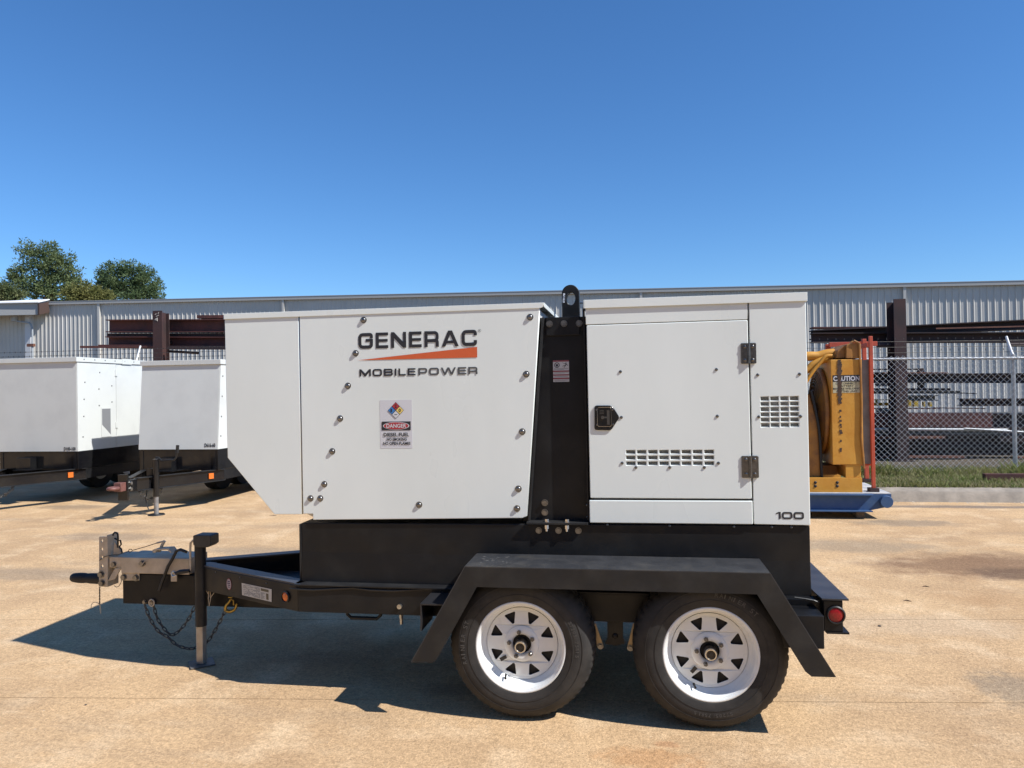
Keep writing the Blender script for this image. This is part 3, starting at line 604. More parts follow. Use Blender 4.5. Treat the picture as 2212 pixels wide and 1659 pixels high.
# identification plate, badge and amber marker on the near drawbar rail
pl = lambda *q: onPl(kn(*q), NA-NV*.0015, NV)
q = [pl(740, 512), pl(1380, 664), pl(1382, 388), pl(730, 250)]
pla = part('id_plate', MB().prism(q, -NV*.001), M('plate_paper', (.5, .49, .46), .5), NEAR, label='pale identification plate')
eu = (q[1]-q[0]); ev = (q[3]-q[0]); mb = MB(); mb2 = MB()
def cell(m_, u0, v0, u1, v1): m_.add([q[0]+eu*a+ev*b-NV*.0015 for a, b in ((u0, v0), (u1, v0), (u1, v1), (u0, v1))], [(0, 1, 2, 3)])
cell(mb2, .66, .72, .92, .93); cell(mb2, .83, .10, .91, .60)
for i in range(13):
    v = .08+i*.068; u = .06
    while u < .62:
        l_ = .03+random.random()*.12
        if random.random() < .7: cell(mb, u, v, min(u+l_, .63), v+.026)
        u += l_+.02
for i in range(8): cell(mb, .655, .08+i*.07, .70+random.random()*.1, .08+i*.07+.025)
part('print', mb2, M('plate_olive', (.10, .085, .05), .5), NEAR); part('print', mb, ink_grey, NEAR)
c_ = pl(452, 278); eu2 = Vector((eu.x, eu.y, 0)).normalized()
def oval(c, ru, rv, o_, n_=28): return MB().add([c+eu2*ru*math.cos(2*math.pi*i/n_)+ZZ*rv*math.sin(2*math.pi*i/n_)-NV*o_ for i in range(n_)], [tuple(range(n_))])
part('oval_badge', oval(c_, .022, .032, .0004), redp, NEAR); part('badge_field', oval(c_, .0195, .0285, .001), M('badge_pale', (.38, .33, .34), .5), NEAR)
mb = MB()
for i, (u0, v0, u1, v1) in enumerate(((-.012, .012, .010, .018), (-.014, .002, .012, .008), (-.010, -.008, .013, -.003), (-.008, -.018, .008, -.013))): mb.add([c_+eu2*a+ZZ*b-NV*.0016 for a, b in ((u0, v0), (u1, v0), (u1, v1), (u0, v1))], [(0, 1, 2, 3)])
part('print', mb, M('badge_blue', (.06, .03, .10), .5), NEAR)
c_ = pl(1693, 550)
def roundlamp(c, nrm, r, lens, parent, nm):
    nrm = nrm.normalized(); h = sub_empty(nm, parent, c)
    mb = MB(); n_ = 28; u = nrm.orthogonal().normalized(); v = nrm.cross(u); prof = [(r*1.25, 0), (r*1.25, .006), (r*1.1, .010), (r, .009), (r, .002)]
    for i in range(n_):
        a = 2*math.pi*i/n_; d = u*math.cos(a)+v*math.sin(a); mb.v += [c+d*pr+nrm*po for pr, po in prof]
    for i in range(n_): mb.f += [(i*5+j, i*5+j+1, ((i+1) % n_)*5+j+1, ((i+1) % n_)*5+j) for j in range(4)]
    part('grommet', mb, grip, h, smooth=30)
    mb = MB(); mb.v = [c+nrm*.010]; rings = [(r*.4, .0095), (r*.75, .0075), (r, .004)]
    for pr, po in rings:
        for i in range(n_): a = 2*math.pi*i/n_; mb.v.append(c+(u*math.cos(a)+v*math.sin(a))*pr+nrm*po)
    mb.f = [(0, 1+i, 1+(i+1) % n_) for i in range(n_)]+[(1+k*n_+i, 1+(k+1)*n_+i, 1+(k+1)*n_+(i+1) % n_, 1+k*n_+(i+1) % n_) for k in range(2) for i in range(n_)]
    part('lens', mb, lens, h, smooth=60); return h
roundlamp(c_, -NV, .0235, amber, GEN, 'marker_lamp')
for q_ in ((160, 14), (695, 128), (1268, 250)): inst('rivet', SCREW, NEAR, pl(*q_), (0, 0, math.atan2(dv.y, dv.x)), (.8,)*3)
# items hung on the rail
a, b = onY(kt(1300, 590), YR+.03), onY(kt(1590, 638), YR+.03)
part('step_handle', MB().tube([(a.x, YR+.03, zrb+.01), (a.x, YR+.03, b.z+.02), (a.x+.02, YR+.03, b.z+.003), (b.x-.02, YR+.03, b.z+.003), (b.x, YR+.03, b.z+.02), (b.x, YR+.03, zrb+.01)], .009), black, GEN, smooth=50)
p = onY(kt(1770, 600), YR+.02); mb = MB(); mb.hexnut((p.x, YR+.02, zrb-.02), (0, 0, 1), .011, .0195); mb.cyl((p.x, YR+.02, zrb-.05), (p.x, YR+.02, zrb-.02), .008, n=10); mb.cyl((p.x, YR-.014, zrb+.045), (p.x, YR, zrb+.045), .012, n=12)
part('rail_bolt', mb, steel, GEN)
part('harness', MB().tube([onY(kt(*q), YR-.004) for q in ((800, 372), (1000, 385), (1200, 372), (1350, 365), (1500, 385), (1700, 392), (1900, 380), (2120, 370))], .006, 6), grip, GEN, smooth=50)

# --- rear bumper and lamp
bx0, bx1 = onY(kr(1750, 560), 3.50).x, onY(kr(1930, 560), 3.50).x; bz1, bz0 = onY(kr(1850, 437), 3.50).z, onY(kr(1850, 700), 3.50).z
part('bumper', MB().box((bx0, 3.50, bz0), (bx1-.012, mir(3.50), bz1-.006)), black, GEN, bevel=.003)
bxe = onY(kr(1951, 437), 3.49).x
part('bumper_plate', MB().prism([(tk[2][0]+.01, 3.60, bz1), (bx0-.01, 3.485, bz1), (bxe, 3.485, bz1), (bxe, mir(3.485), bz1), (bx0-.01, mir(3.485), bz1), (tk[2][0]+.01, mir(3.60), bz1)], (0, 0, .007)), M('bumper_top', (.028, .029, .034), .4, col2=(.05, .05, .055), vs=9), GEN)
part('bumper_lip', MB().box((bx0+.01, 3.495, bz0-.009), (bxe+.003, mir(3.495), bz0-.001)), black, GEN)
roundlamp(onY(kr(1847, 562), 3.4985), Vector((0, -1, 0)), .033, redlens, GEN, 'tail_lamp')
a, b = onY(kr(1480, 460), 3.46), onY(kr(1728, 805), 3.46)
part('step_box', MB().box((a.x-.06, 3.40, b.z), (b.x, 3.552, onY(kr(1728, 570), 3.40).z)), black, GEN, bevel=.004)
part('rear_wire', MB().tube([onY(kr(*q), 3.5) for q in ((1510, 420), (1600, 432), (1670, 445), (1710, 462))], .004, 6), grip, GEN)

# --- running gear: hangers, shackles, springs, axles
YW = 3.40                                                           # outer face of the rims
WX = (-.525, .33); WZ = .343
YH = YR+.02
hp = [X2(onY(kw(*q), YH)) for q in ((1700, 560), (1710, 640), (1760, 620), (1860, 620), (1862, 800), (1840, 850), (1930, 870), (2015, 850), (1998, 800), (1998, 630), (2100, 630), (2170, 560))]
for s_ in (0, 1):
    f_ = (lambda Y: Y) if not s_ else mir
    part('equalizer_hanger', MB().xz([(x, z) for x, z in hp], f_(YH), f_(YH+.012)), black, GEN)
    xc = onY(kw(1929, 700), YH).x
    mb = MB(); pt = [(-.98, .36), (-.75, .30), (WX[0], .275), (-.3, .30), (xc-.10, .365)]
    mb.tube([(x, f_(YH+.05), z) for x, z in pt], .02, 6); part('leaf_spring', mb, black, GEN)
    mb = MB(); pt = [(xc+.10, .365), (.1, .30), (WX[1], .275), (.55, .30), (.75, .36)]
    mb.tube([(x, f_(YH+.05), z) for x, z in pt], .02, 6); part('leaf_spring', mb, black, GEN)
    for A, B in ((((1745, 700), (1800, 870))), ((2103, 700), (2060, 885))):
        a, b = onY(kw(*A), YH-.01), onY(kw(*B), YH-.01); d = (b-a).normalized(); n_ = Vector((-d.z, 0, d.x))*.0125
        a.y = b.y = f_(YH-.012); c4 = [a+n_-d*.012, b+n_*1.15+d*.006, b+d*.016, b-n_*1.15+d*.006, a-n_-d*.012]
        mb = MB().prism(c4, (0, .006 if not s_ else -.006, 0)); part('shackle', mb, M('shackle_zinc', (.42, .33, .20), .45, .6), GEN, bevel=.001)
        if not s_: inst('bolt', HEX, GEN, (b.x, b.y, b.z), None, (.9, .9, .9))
    if not s_: inst('bolt', CARR, GEN, onY(kw(1929, 783), YH), None, (1.3,)*3).data.materials
for X in WX: part('axle', MB().cyl((X, YR+.0, WZ), (X, mir(YR), WZ), .038, n=14), black, GEN, smooth=40)

# --- wheels
TR = .343
tp = [(.206,.005),(.214,.013),(.235,.019),(.262,.021),(.290,.016),(.312,.004),(.326,-.010),(.335,-.024),(TR-.003,-.034),(TR-.001,-.045),(TR,-.060),(TR-.007,-.062),(TR-.007,-.068),(TR,-.070),(TR+.001,-.100),(TR-.007,-.102),(TR-.007,-.108),(TR+.001,-.110),(TR,-.140),(TR-.007,-.142),(TR-.007,-.148),(TR,-.150),(TR-.003,-.176),(.326,-.196),(.300,-.212),(.262,-.220),(.225,-.214),(.206,-.2)]
def tmod(i, j):
    if j in (7, 8, 9) or j in (22, 23): return -.0055 if i % 3 == 0 else 0
    if 9 <= j <= 21: return -.006 if i % 5 == 0 else 0
    return 0
tb = MB().lathe(tp, (0, 0, 0), 180, tmod)
for v in tb.v:                                                     # flattened where it meets the ground
    if v.z < -.338: v.z = -.338-(abs(v.z)-.338)*.2
TYRE = me_from(tb, rubber, smooth=28)
rp_ = [(.209,.004),(.211,.010),(.207,.0125),(.202,.0115),(.2005,.008),(.1985,.008),(.1965,.0045),(.1945,.0045),(.192,.001),(.189,-.006),(.187,-.030),(.179,-.042),(.171,-.050),(.168,-.058)]
RIM = me_from(MB().lathe(rp_, (0, 0, 0), 72), rimw, smooth=40)
# spoked disc
lp = [(.168*math.cos(rad(a)), .168*math.sin(rad(a))) for a in range(0, 360, 5)]; hs = []
for i in range(8):
    a = rad(22.5+45*i); ur, ut = Vector((math.cos(a), math.sin(a))), Vector((-math.sin(a), math.cos(a)))
    P3 = [ur*.150+ut*.020, ur*.147+ut*.030, ur*.104+ut*.010, ur*.100, ur*.104-ut*.010, ur*.147-ut*.030, ur*.150-ut*.020]
    hs.append(rpoly([ur*.1495+ut*.0300, ur*.100+ut*.0045, ur*.100-ut*.0045, ur*.1495-ut*.0300], .010, 4))
hs.append([(.047*math.cos(rad(a)), .047*math.sin(rad(a))) for a in range(0, 360, 10)])
dm = curve_mesh([lp]+hs, .004, .0012)
for v in dm.vertices:
    x, y, z = v.co; r_ = math.hypot(x, y); o_ = -.052+.014*max(0, min(1, (.168-r_)/.10)); v.co = (x, -o_-z, y)
dm.materials.append(rimw); DISC = dm
CONE = me_from(MB().lathe([(.084,-.042),(.079,-.034),(.075,-.031),(.066,-.029),(.058,-.029),(.050,-.031),(.045,-.036),(.043,-.046)], (0, 0, 0), 48), rimw, smooth=50)
hb_ = MB().lathe([(0,.012),(.008,.012),(.009,.009),(.018,.009),(.020,.012),(.0245,.0125),(.0265,.009),(.0265,-.012),(.029,-.016),(.029,-.05)], (0, 0, 0), 32)
HUB = me_from(hb_, M('hub_dark', (.05, .045, .042), .4, .7), smooth=35)
HRING = me_from(MB().lathe([(.0195, .0122), (.0205, .0138), (.0250, .0142), (.0272, .0105), (.0272, .006)], (0, 0, 0), 32), M('hub_ring_steel', (.62, .60, .56), .25, 1), smooth=50)
DRUM = me_from(MB().lathe([(0,-.052),(.038,-.052),(.042,-.058),(.16,-.064),(.163,-.07),(.163,-.13),(0,-.13)], (0, 0, 0), 40), M('drum_dark', (.02, .018, .017), .7), smooth=40)
lb = MB(); lb.hexnut((0, .006, 0), (0, -1, 0), .0105, .014); lb.cyl((0, -.008, 0), (0, -.013, 0), .008, .004, n=12); LUG = me_from(lb, darkmetal, smooth=30)
VALVE = me_from(MB().cyl((0, 0, 0), (.004, -.03, -.004), .0055, .004, n=10).cyl((.004, -.03, -.004), (.0045, -.034, -.0045), .0055, n=10), grip, smooth=40)
WGT = me_from(MB().box((-.016, -.004, -.008), (.016, 0, .008)), M('label_black', (.03, .03, .03), .4))
def arc_text(txt, r, a0, step, h, wch):
    mb = MB()
    for i, ch in enumerate(txt):
        if ch == ' ': continue
        a = rad(a0-step*i); ur = Vector((math.cos(a), 0, math.sin(a))); ut = Vector((math.sin(a), 0, -math.cos(a)))
        f_ = font_mb(ch, ur*(r-h/2)-ut*wch/2+Vector((0, -.0225, 0)), ut, ur, wch*(.35 if ch in '1I/' else 1), h, .01); mb.add(f_.v, f_.f)
    return mb
TT1 = me_from(arc_text('RAINIER ST', .270, 196, 4.4, .020, .016), letter_rubber)
TT2 = me_from(arc_text('ST205/75R15', .264, 28, 3.4, .015, .011), letter_rubber)
TT3 = me_from(MB().lathe([(.243, .0212), (.245, .0222), (.247, .0212)], (0, 0, 0), 90).lathe([(.286, .0185), (.288, .0192), (.290, .0178)], (0, 0, 0), 90), rubber, smooth=60)
def wheel(X, far, rot):
    Y = YW if not far else mir(YW)
    h = sub_empty('wheel', GEN, (X, Y, WZ)); fl = (0, 0, math.pi) if far else (0, 0, 0)
    c_ = (X, Y, WZ)
    inst('tyre', TYRE, h, c_, fl); inst('rim', RIM, h, c_, fl); inst('spoke_disc', DISC, h, c_, fl); inst('brake_drum', DRUM, h, c_, fl)
    if far: return
    inst('disc_centre', CONE, h, c_, fl); inst('hub', HUB, h, c_, fl); inst('hub_ring', HRING, h, c_, fl)
    for i in range(5): a = rad(100+rot+72*i); inst('lug_nut', LUG, h, (X+.0585*math.cos(a), Y+.029, WZ+.0585*math.sin(a)))
    a = rad(242+rot*.3); inst('valve_stem', VALVE, h, (X+.166*math.cos(a), Y+.036, WZ+.166*math.sin(a)))
    a = rad(218+rot*2); inst('rim_label', WGT, h, (X+.112*math.cos(a), Y+.038, WZ+.112*math.sin(a)), (0, rad(-30-rot*3), 0))
    inst('tyre_rib', TT3, h, c_); inst('tyre_lettering', TT1, h, c_, (0, rad(0 if rot == 0 else 112), 0)); inst('tyre_lettering', TT2, h, c_, (0, rad(0 if rot == 0 else 100), 0))
wheel(WX[0], 0, 0); wheel(WX[1], 0, 6); wheel(WX[0], 1, 0); wheel(WX[1], 1, 0)

# --- fenders
YN = 3.335
F = lambda k, *q: X2(onY(k(*q), YN))
fo = [F(kw, 155, 1015), F(kw, 620, 165), F(kr, 1310, 212), F(kr, 1843, 1072)]
fi = [F(kr, 1650, 1066), F(kr, 1598, 1024), F(kr, 1205, 398), F(kw, 724, 360), F(kw, 377, 985), F(kw, 345, 1014)]
fo[1] = (fo[1][0], .7205); fo[2] = (fo[2][0], .7205); fi[2] = (fi[2][0], .631); fi[3] = (fi[3][0], .631)
for far in (0, 1):
    f_ = (lambda Y: Y) if not far else mir
    fd = part('fender', MB().xz(fo+fi, f_(YN), f_(YN+.004)), black_dusty, GEN)
    mb = MB(); T_ = .004
    for (xa_, za_), (xb_, zb2_) in ((fo[0], fo[1]), (fo[1], fo[2]), (fo[2], fo[3])):
        d = Vector((xb_-xa_, 0, zb2_-za_)).normalized(); n_ = Vector((-d.z, 0, d.x))*T_; a, b = Vector((xa_, f_(YN+.0002), za_)), Vector((xb_, f_(YN+.0002), zb2_))
        Yb = f_(YT-.004); mb.prism([a, b, (b.x, Yb, b.z), (a.x, Yb, a.z)], n_ if n_.z > 0 else -n_)
    part('fender_top', mb, M('fender_top_paint', (.030, .031, .034), .5, col2=(.062, .058, .052), vs=7, lo=.5, hi=.8, rvar=.1), fd)
    for side_ in (0, 1):
        if side_ == 0: a, b = onY(kw(250, 385), 3.40).x, onY(kw(430, 385), 3.40).x; z1, z0 = onY(kw(300, 505), 3.36).z, onY(kw(260, 740), 3.36).z
        else: continue
        mb = MB().box((a, f_(3.36), z0), (a+.006, f_(YR-.001), z1)); mb.box((a+.0065, f_(3.36), z1-.006), (b+.02, f_(YR-.001), z1)); mb.box((b+.0205, f_(3.36), z0), (b+.0265, f_(YR-.001), z1))
        part('fender_bracket', mb, M('bracket_paint', (.02, .02, .022), .4), GEN)
# bird droppings / paint chips scatter on the near fender top
mb = MB()
for i in range(60):
    u, v = random.gauss(0, .055), random.gauss(0, .05); X, Y = fo[1][0]+.10+u, 3.46+v
    if Y < 3.345 or Y > 3.59 or X < fo[1][0]+.01: continue
    r_ = .0012+random.random()**4*.005; n_ = 6; mb.add([(X+r_*1.5*math.cos(k*math.pi/3), Y+r_*math.sin(k*math.pi/3), .7205+.0046) for k in range(6)], [tuple(range(6))])
o = part('paint_scuff', mb, M('scuff_grey', (.11, .107, .103), .8), GEN)
o['kind'] = 'stuff'

# --- coupler, jack and chains
YD = 3.99
hY = lambda Y, *q: onY(kh(*q), Y)
a, b = hY(YD, 850, 755), hY(YD, 1900, 1240)
tg = part('tongue', MB().box((a.x, YD+.004, b.z+.0), (-1.62, mir(YD)-.004, .478)), black, GEN, bevel=.004)
a, b = hY(YD-.01, 835, 530), hY(YD-.01, 1825, 756)
part('coupler_case', MB().box((a.x, YD-.012, .485), (b.x, mir(YD)+.012, a.z)), galv, GEN, bevel=.004)
a2, b2 = hY(YD, 650, 480), hY(YD, 835, 690)
part('coupler_slide', MB().box((a2.x, YD+.006, b2.z), (a.x-.001, mir(YD)-.006, a2.z-.02)), galv, GEN, bevel=.004)
cpl = lambda pts, Y0, Y1, nm, m_=galv, bv=.002: part(nm, MB().xz([X2(hY(Y0, *q)) for q in pts], Y0, Y1), m_, GEN, bevel=bv)
# adjustable hitch channel with holes
hol = [(558,290),(558,415),(560,535),(562,660)]
hl = []
for q in hol: c = hY(YD, *q); hl.append([(c.x+.0075*math.cos(rad(t)), c.z+.0095*math.sin(rad(t))) for t in range(0, 360, 24)])
sheet('hitch_plate', rpoly([X2(hY(YD, *q)) for q in ((515, 235), (515, 955), (640, 965), (640, 235))], .006), hl, YD, .008, galv, GEN, .001)
cpl([(628, 212), (628, 962), (650, 960), (650, 212)], YD+.0085, YD+.10, 'hitch_channel')
cpl([(650, 330), (650, 620), (690, 600), (690, 345)], YD+.03, YD+.085, 'hitch_web')
cpl([(737, 300), (845, 470), (760, 520), (720, 480)], YD+.03, YD+.04, 'coupler_gusset')
cpl([(640, 880), (745, 690), (835, 690), (745, 850)], YD+.0, YD+.01, 'coupler_gusset')
for q in ((550, 780), (560, 905)): inst('bolt', HEX, GEN, hY(YD, *q), None, (1.25, 1.3, 1.25))
inst('bolt', HEX, GEN, hY(YD+.006, 733, 635), None, (1.0, 1.1, 1.0))
inst('bolt', HEX, GEN, hY(YD-.012, 1150, 622), None, (1.15, 1.6, 1.15))
part('cotter_pin', MB().tube([hY(YD-.03, *q) for q in ((1100, 655), (1130, 650), (1180, 590), (1230, 565))], .0025, 6), galv, GEN)
cpl([(845, 752), (1098, 758), (1098, 870), (845, 870)], YD-.004, YD+.003, 'coupler_bracket')
for q in ((878, 820), (1052, 828)): inst('bolt', HEX, GEN, hY(YD-.004, *q), None, (1.2, 1.2, 1.2))
cpl([(1556, 740), (1645, 780), (1645, 885), (1556, 885)], YD-.03, YD-.026, 'handle_tab')
# lunette ring seen from the side
c0 = hY(YC, 150, 820); c1 = hY(YC, 510, 820); cx_ = c0.x+.08
mb = MB(); Lr = c1.x+.05-c0.x
mb.tube([(c0.x+u*Lr, YC-.02, c0.z+.003*(1-u)) for u in (0, .02, .06, .14, .25, .40, .47, .52, .58, .75, 1)], [.012, .021, .026, .029, .031, .031, .029, .0285, .031, .032, .032], 16)
part('lunette_ring', mb, M('cast_black', (.016, .014, .014), .6, bump=.2, bs=90), GEN, smooth=50)
# brake handle loop, lever, cable
part('handle_loop', MB().tube([hY(YD+.03, *q) for q in ((720, 215), (725, 190), (745, 172), (770, 175), (788, 200), (792, 260), (788, 390))], .0055, 8), grip, GEN, smooth=60)
part('spring_clip', MB().tube([hY(YD+.03, *q) for q in ((745, 255), (800, 290), (825, 285), (838, 345), (815, 370), (820, 395), (840, 410), (852, 468))], .005, 6), grip, GEN, smooth=60)
cpl([(1290, 470), (1290, 425), (1330, 410), (1525, 402), (1580, 470), (1555, 470), (1505, 425), (1345, 432), (1330, 470)], YD+.01, YD+.07, 'lever_bracket')
part('brake_lever', MB().tube([hY(YD+.05, *q) for q in ((1390, 450), (1430, 360), (1465, 295))], .009, 8).tube([hY(YD+.05, *q) for q in ((1465, 298), (1355, 325))], .005, 8), galv, GEN, smooth=60)
part('breakaway_cable', MB().tube([hY(YD+.02, *q) for q in ((1355, 325), (1200, 375), (1000, 432), (985, 415), (955, 415), (940, 440), (965, 462), (995, 440)) ], .0022, 6).tube([hY(YD-.004, *q) for q in ((940, 448), (820, 485), (700, 500), (600, 522), (515, 580))], .0018, 6), grip, GEN)
part('breakaway_cable', MB().tube([hY(YD-.004, *q) for q in ((842, 850), (835, 900), (805, 950), (770, 966), (735, 945))], .002, 6), grip, GEN)
part('brake_hose', MB().tube([hY(YD-.03, *q) for q in ((1790, 455), (1700, 420), (1640, 440), (1590, 540), (1520, 660), (1470, 790), (1420, 930), (1390, 1020))], .009, 8), grip, GEN, smooth=60)
# jack
JX, JY = -2.44, 3.895
jz = lambda *q: onY(kh(*q), JY-.03).z
jh0, jh1 = jz(2000, 380), jz(2000, 205)
ztub = onY(kz(1310, 1032), JY-.03).z
jack = part('jack_tube', MB().cyl((JX, JY, ztub), (JX, JY, jh0+.02), .031, n=28), black_dusty, GEN, smooth=40)
xa_, xb_ = hY(JY-.05, 1870, 300).x, hY(JY-.05, 2125, 300).x; xm = (xa_+xb_)/2
part('jack_head', MB().xz([(xa_, jh1-.004), (xa_, jh0+.014), (xa_+.02, jh0), (xb_-.02, jh0), (xb_, jh0+.014), (xb_, jh1-.004), (xb_-.01, jh1), (xa_+.01, jh1)], JY-.045, JY+.045), M('jack_head_grey', (.03, .03, .028), .5, col2=(.05, .048, .045), vs=20), GEN, bevel=.004)
part('jack_leg', MB().box((JX-.0215, JY-.0215, .006), (JX+.0215, JY+.0215, ztub+.02)), M('jack_zinc', (.42, .40, .37), .42, .6, col2=(.32, .30, .27), vs=25), GEN, bevel=.006)
mb = MB().box((JX-.066, JY-.066, .002), (JX+.066, JY+.066, .010)); jf = part('jack_foot', mb, M('foot_plate', (.06, .055, .05), .5, .4, col2=(.16, .15, .135), vs=25), GEN); bev(jf, .002)
r45 = Matrix.Rotation(rad(38), 4, 'Z')
for v in jf.data.vertices: p_ = v.co+off(jf)-Vector((JX, JY, 0)); v.co = r45 @ p_+Vector((JX, JY, 0))-off(jf)
jy2 = JY-.03
part('jack_crank', MB().tube([hY(jy2, *q) for q in ((1920, 275), (1880, 290), (1845, 325), (1840, 420), (1842, 700), (1836, 722))], .0062, 8), galv, GEN, smooth=60)
part('crank_grip', MB().tube([hY(jy2-.01, *q) for q in ((1830, 728), (1760, 735), (1690, 745), (1635, 768))], [.010, .0125, .0125, .011], 10), grip, GEN, smooth=60)
part('crank_clip', MB().tube([hY(jy2-.012, *q) for q in ((1600, 735), (1570, 770), (1585, 810), (1640, 790), (1630, 750))], .006, 6), steel, GEN)
part('jack_mount', MB().box((JX-.04, JY+.025, .40), (JX+.045, YD+.003, .56)), black, GEN, bevel=.003)
zq = lambda *q: onY(kz(*q), JY-.01)
part('lock_pin', MB().tube([zq(*q) for q in ((1345, 715), (1445, 685), (1380, 775), (1345, 715))], .0028, 6).tube([zq(*q) for q in ((1365, 700), (1362, 780), (1368, 850), (1384, 770), (1372, 700))], .0022, 6), galv, GEN)
# eye bolt
c_ = hY(YD-.006, 1282, 1192); part('eye_bolt', MB().tube([(c_.x+.0165*math.cos(t*math.pi/10), YD-.008, c_.z+.019*math.sin(t*math.pi/10)) for t in range(20)], .004, 8, closed=True), galv, GEN, smooth=60)
inst('bolt', HEX, GEN, (c_.x, YD+.004, c_.z), None, (.9, 1.4, .9)); inst('bolt', HEX, GEN, hY(YD+.004, 1178, 1183), None, (.8, .8, .8))
# chains
n_ = 14; pth = []
for i in range(n_):
    t = 2*math.pi*i/n_; x = .0075*math.cos(t); z = .0135*math.sin(t)+(.006 if math.sin(t) > 0 else -.006); pth.append((x, 0, z))
LINK = me_from(MB().tube(pth, .0032, 6, closed=True), chainm, smooth=60)
def chain(pts, label=None, sc=1):
    pts = [Vector(p) for p in pts]; d = [0]
    for i in range(1, len(pts)): d.append(d[-1]+(pts[i]-pts[i-1]).length)
    h = sub_empty('safety_chain', GEN, pts[0]); st = .0305*sc; k = int(d[-1]/st)
    for i in range(k+1):
        s_ = i*st; j = max(x for x in range(len(d)) if d[x] <= s_); j = min(j, len(d)-2); u = (s_-d[j])/(d[j+1]-d[j]); p_ = pts[j].lerp(pts[j+1], u); dr = (pts[j+1]-pts[j]).normalized()
        qn = dr.to_track_quat('Z', 'X') @ Matrix.Rotation(rad(90*(i % 2)+30), 3, 'Z').to_quaternion()
        inst('link', LINK, h, p_, qn.to_euler(), (sc,)*3)
def smooth_path(pts, n=8):
    o = []; P = [Vector(p) for p in pts]
    for i in range(len(P)-1):
        a, b, c, d = P[max(i-1, 0)], P[i], P[i+1], P[min(i+2, len(P)-1)]
        for j in range(n):
            t = j/n; o.append(.5*((2*b)+(c-a)*t+(2*a-5*b+4*c-d)*t*t+(3*b-a-3*c+d)*t**3))
    return o+[P[-1]]
zc_ = lambda Y, *q: onY(kz(*q), Y)
chain(smooth_path([zc_(YD-.015, *q) for q in ((820, 860), (860, 960), (930, 1065), (1010, 1115), (1090, 1185), (1190, 1215), (1265, 1205))]+[zc_(3.955, *q) for q in ((1330, 1180), (1380, 1120), (1440, 1020), (1505, 895))]))
chain(smooth_path([zc_(YD+.06, *q) for q in ((890, 850), (925, 960), (990, 1055), (1050, 1095), (1120, 1050), (1190, 960), (1240, 860))]))
hk = [zc_(3.95, *q) for q in ((1552, 790), (1540, 815), (1515, 845), (1510, 880), (1545, 895), (1585, 880), (1602, 850), (1606, 825))]
part('grab_hook', MB().tube(smooth_path(hk, 4), [.006+.004*math.sin(math.pi*i/28) for i in range(29)], 8), gold, GEN, smooth=60)
part('hook_latch', MB().tube([zc_(3.945, *q) for q in ((1555, 785), (1578, 800), (1580, 840))], .0035, 6).tube([zc_(3.95, *q) for q in ((1535, 770), (1570, 775))], .004, 6), gold, GEN)
# small pin chain under the hitch
h = sub_empty('pin_chain', GEN, hY(YD, 525, 965)); pts = [hY(YD, 525, 965+22*i) for i in range(12)]
for i, p_ in enumerate(pts): inst('link', LINK, h, p_, (0, 0, rad(90*(i % 2)+20)), (.42, .42, .42))
part('hitch_pin', MB().tube([hY(YD, *q) for q in ((528, 1205), (534, 1260), (540, 1345))], .0028, 6).tube([hY(YD, *q) for q in ((525, 1220), (500, 1195), (460, 1182), (420, 1195), (402, 1230), (400, 1275))], .0022, 6), galv, GEN)

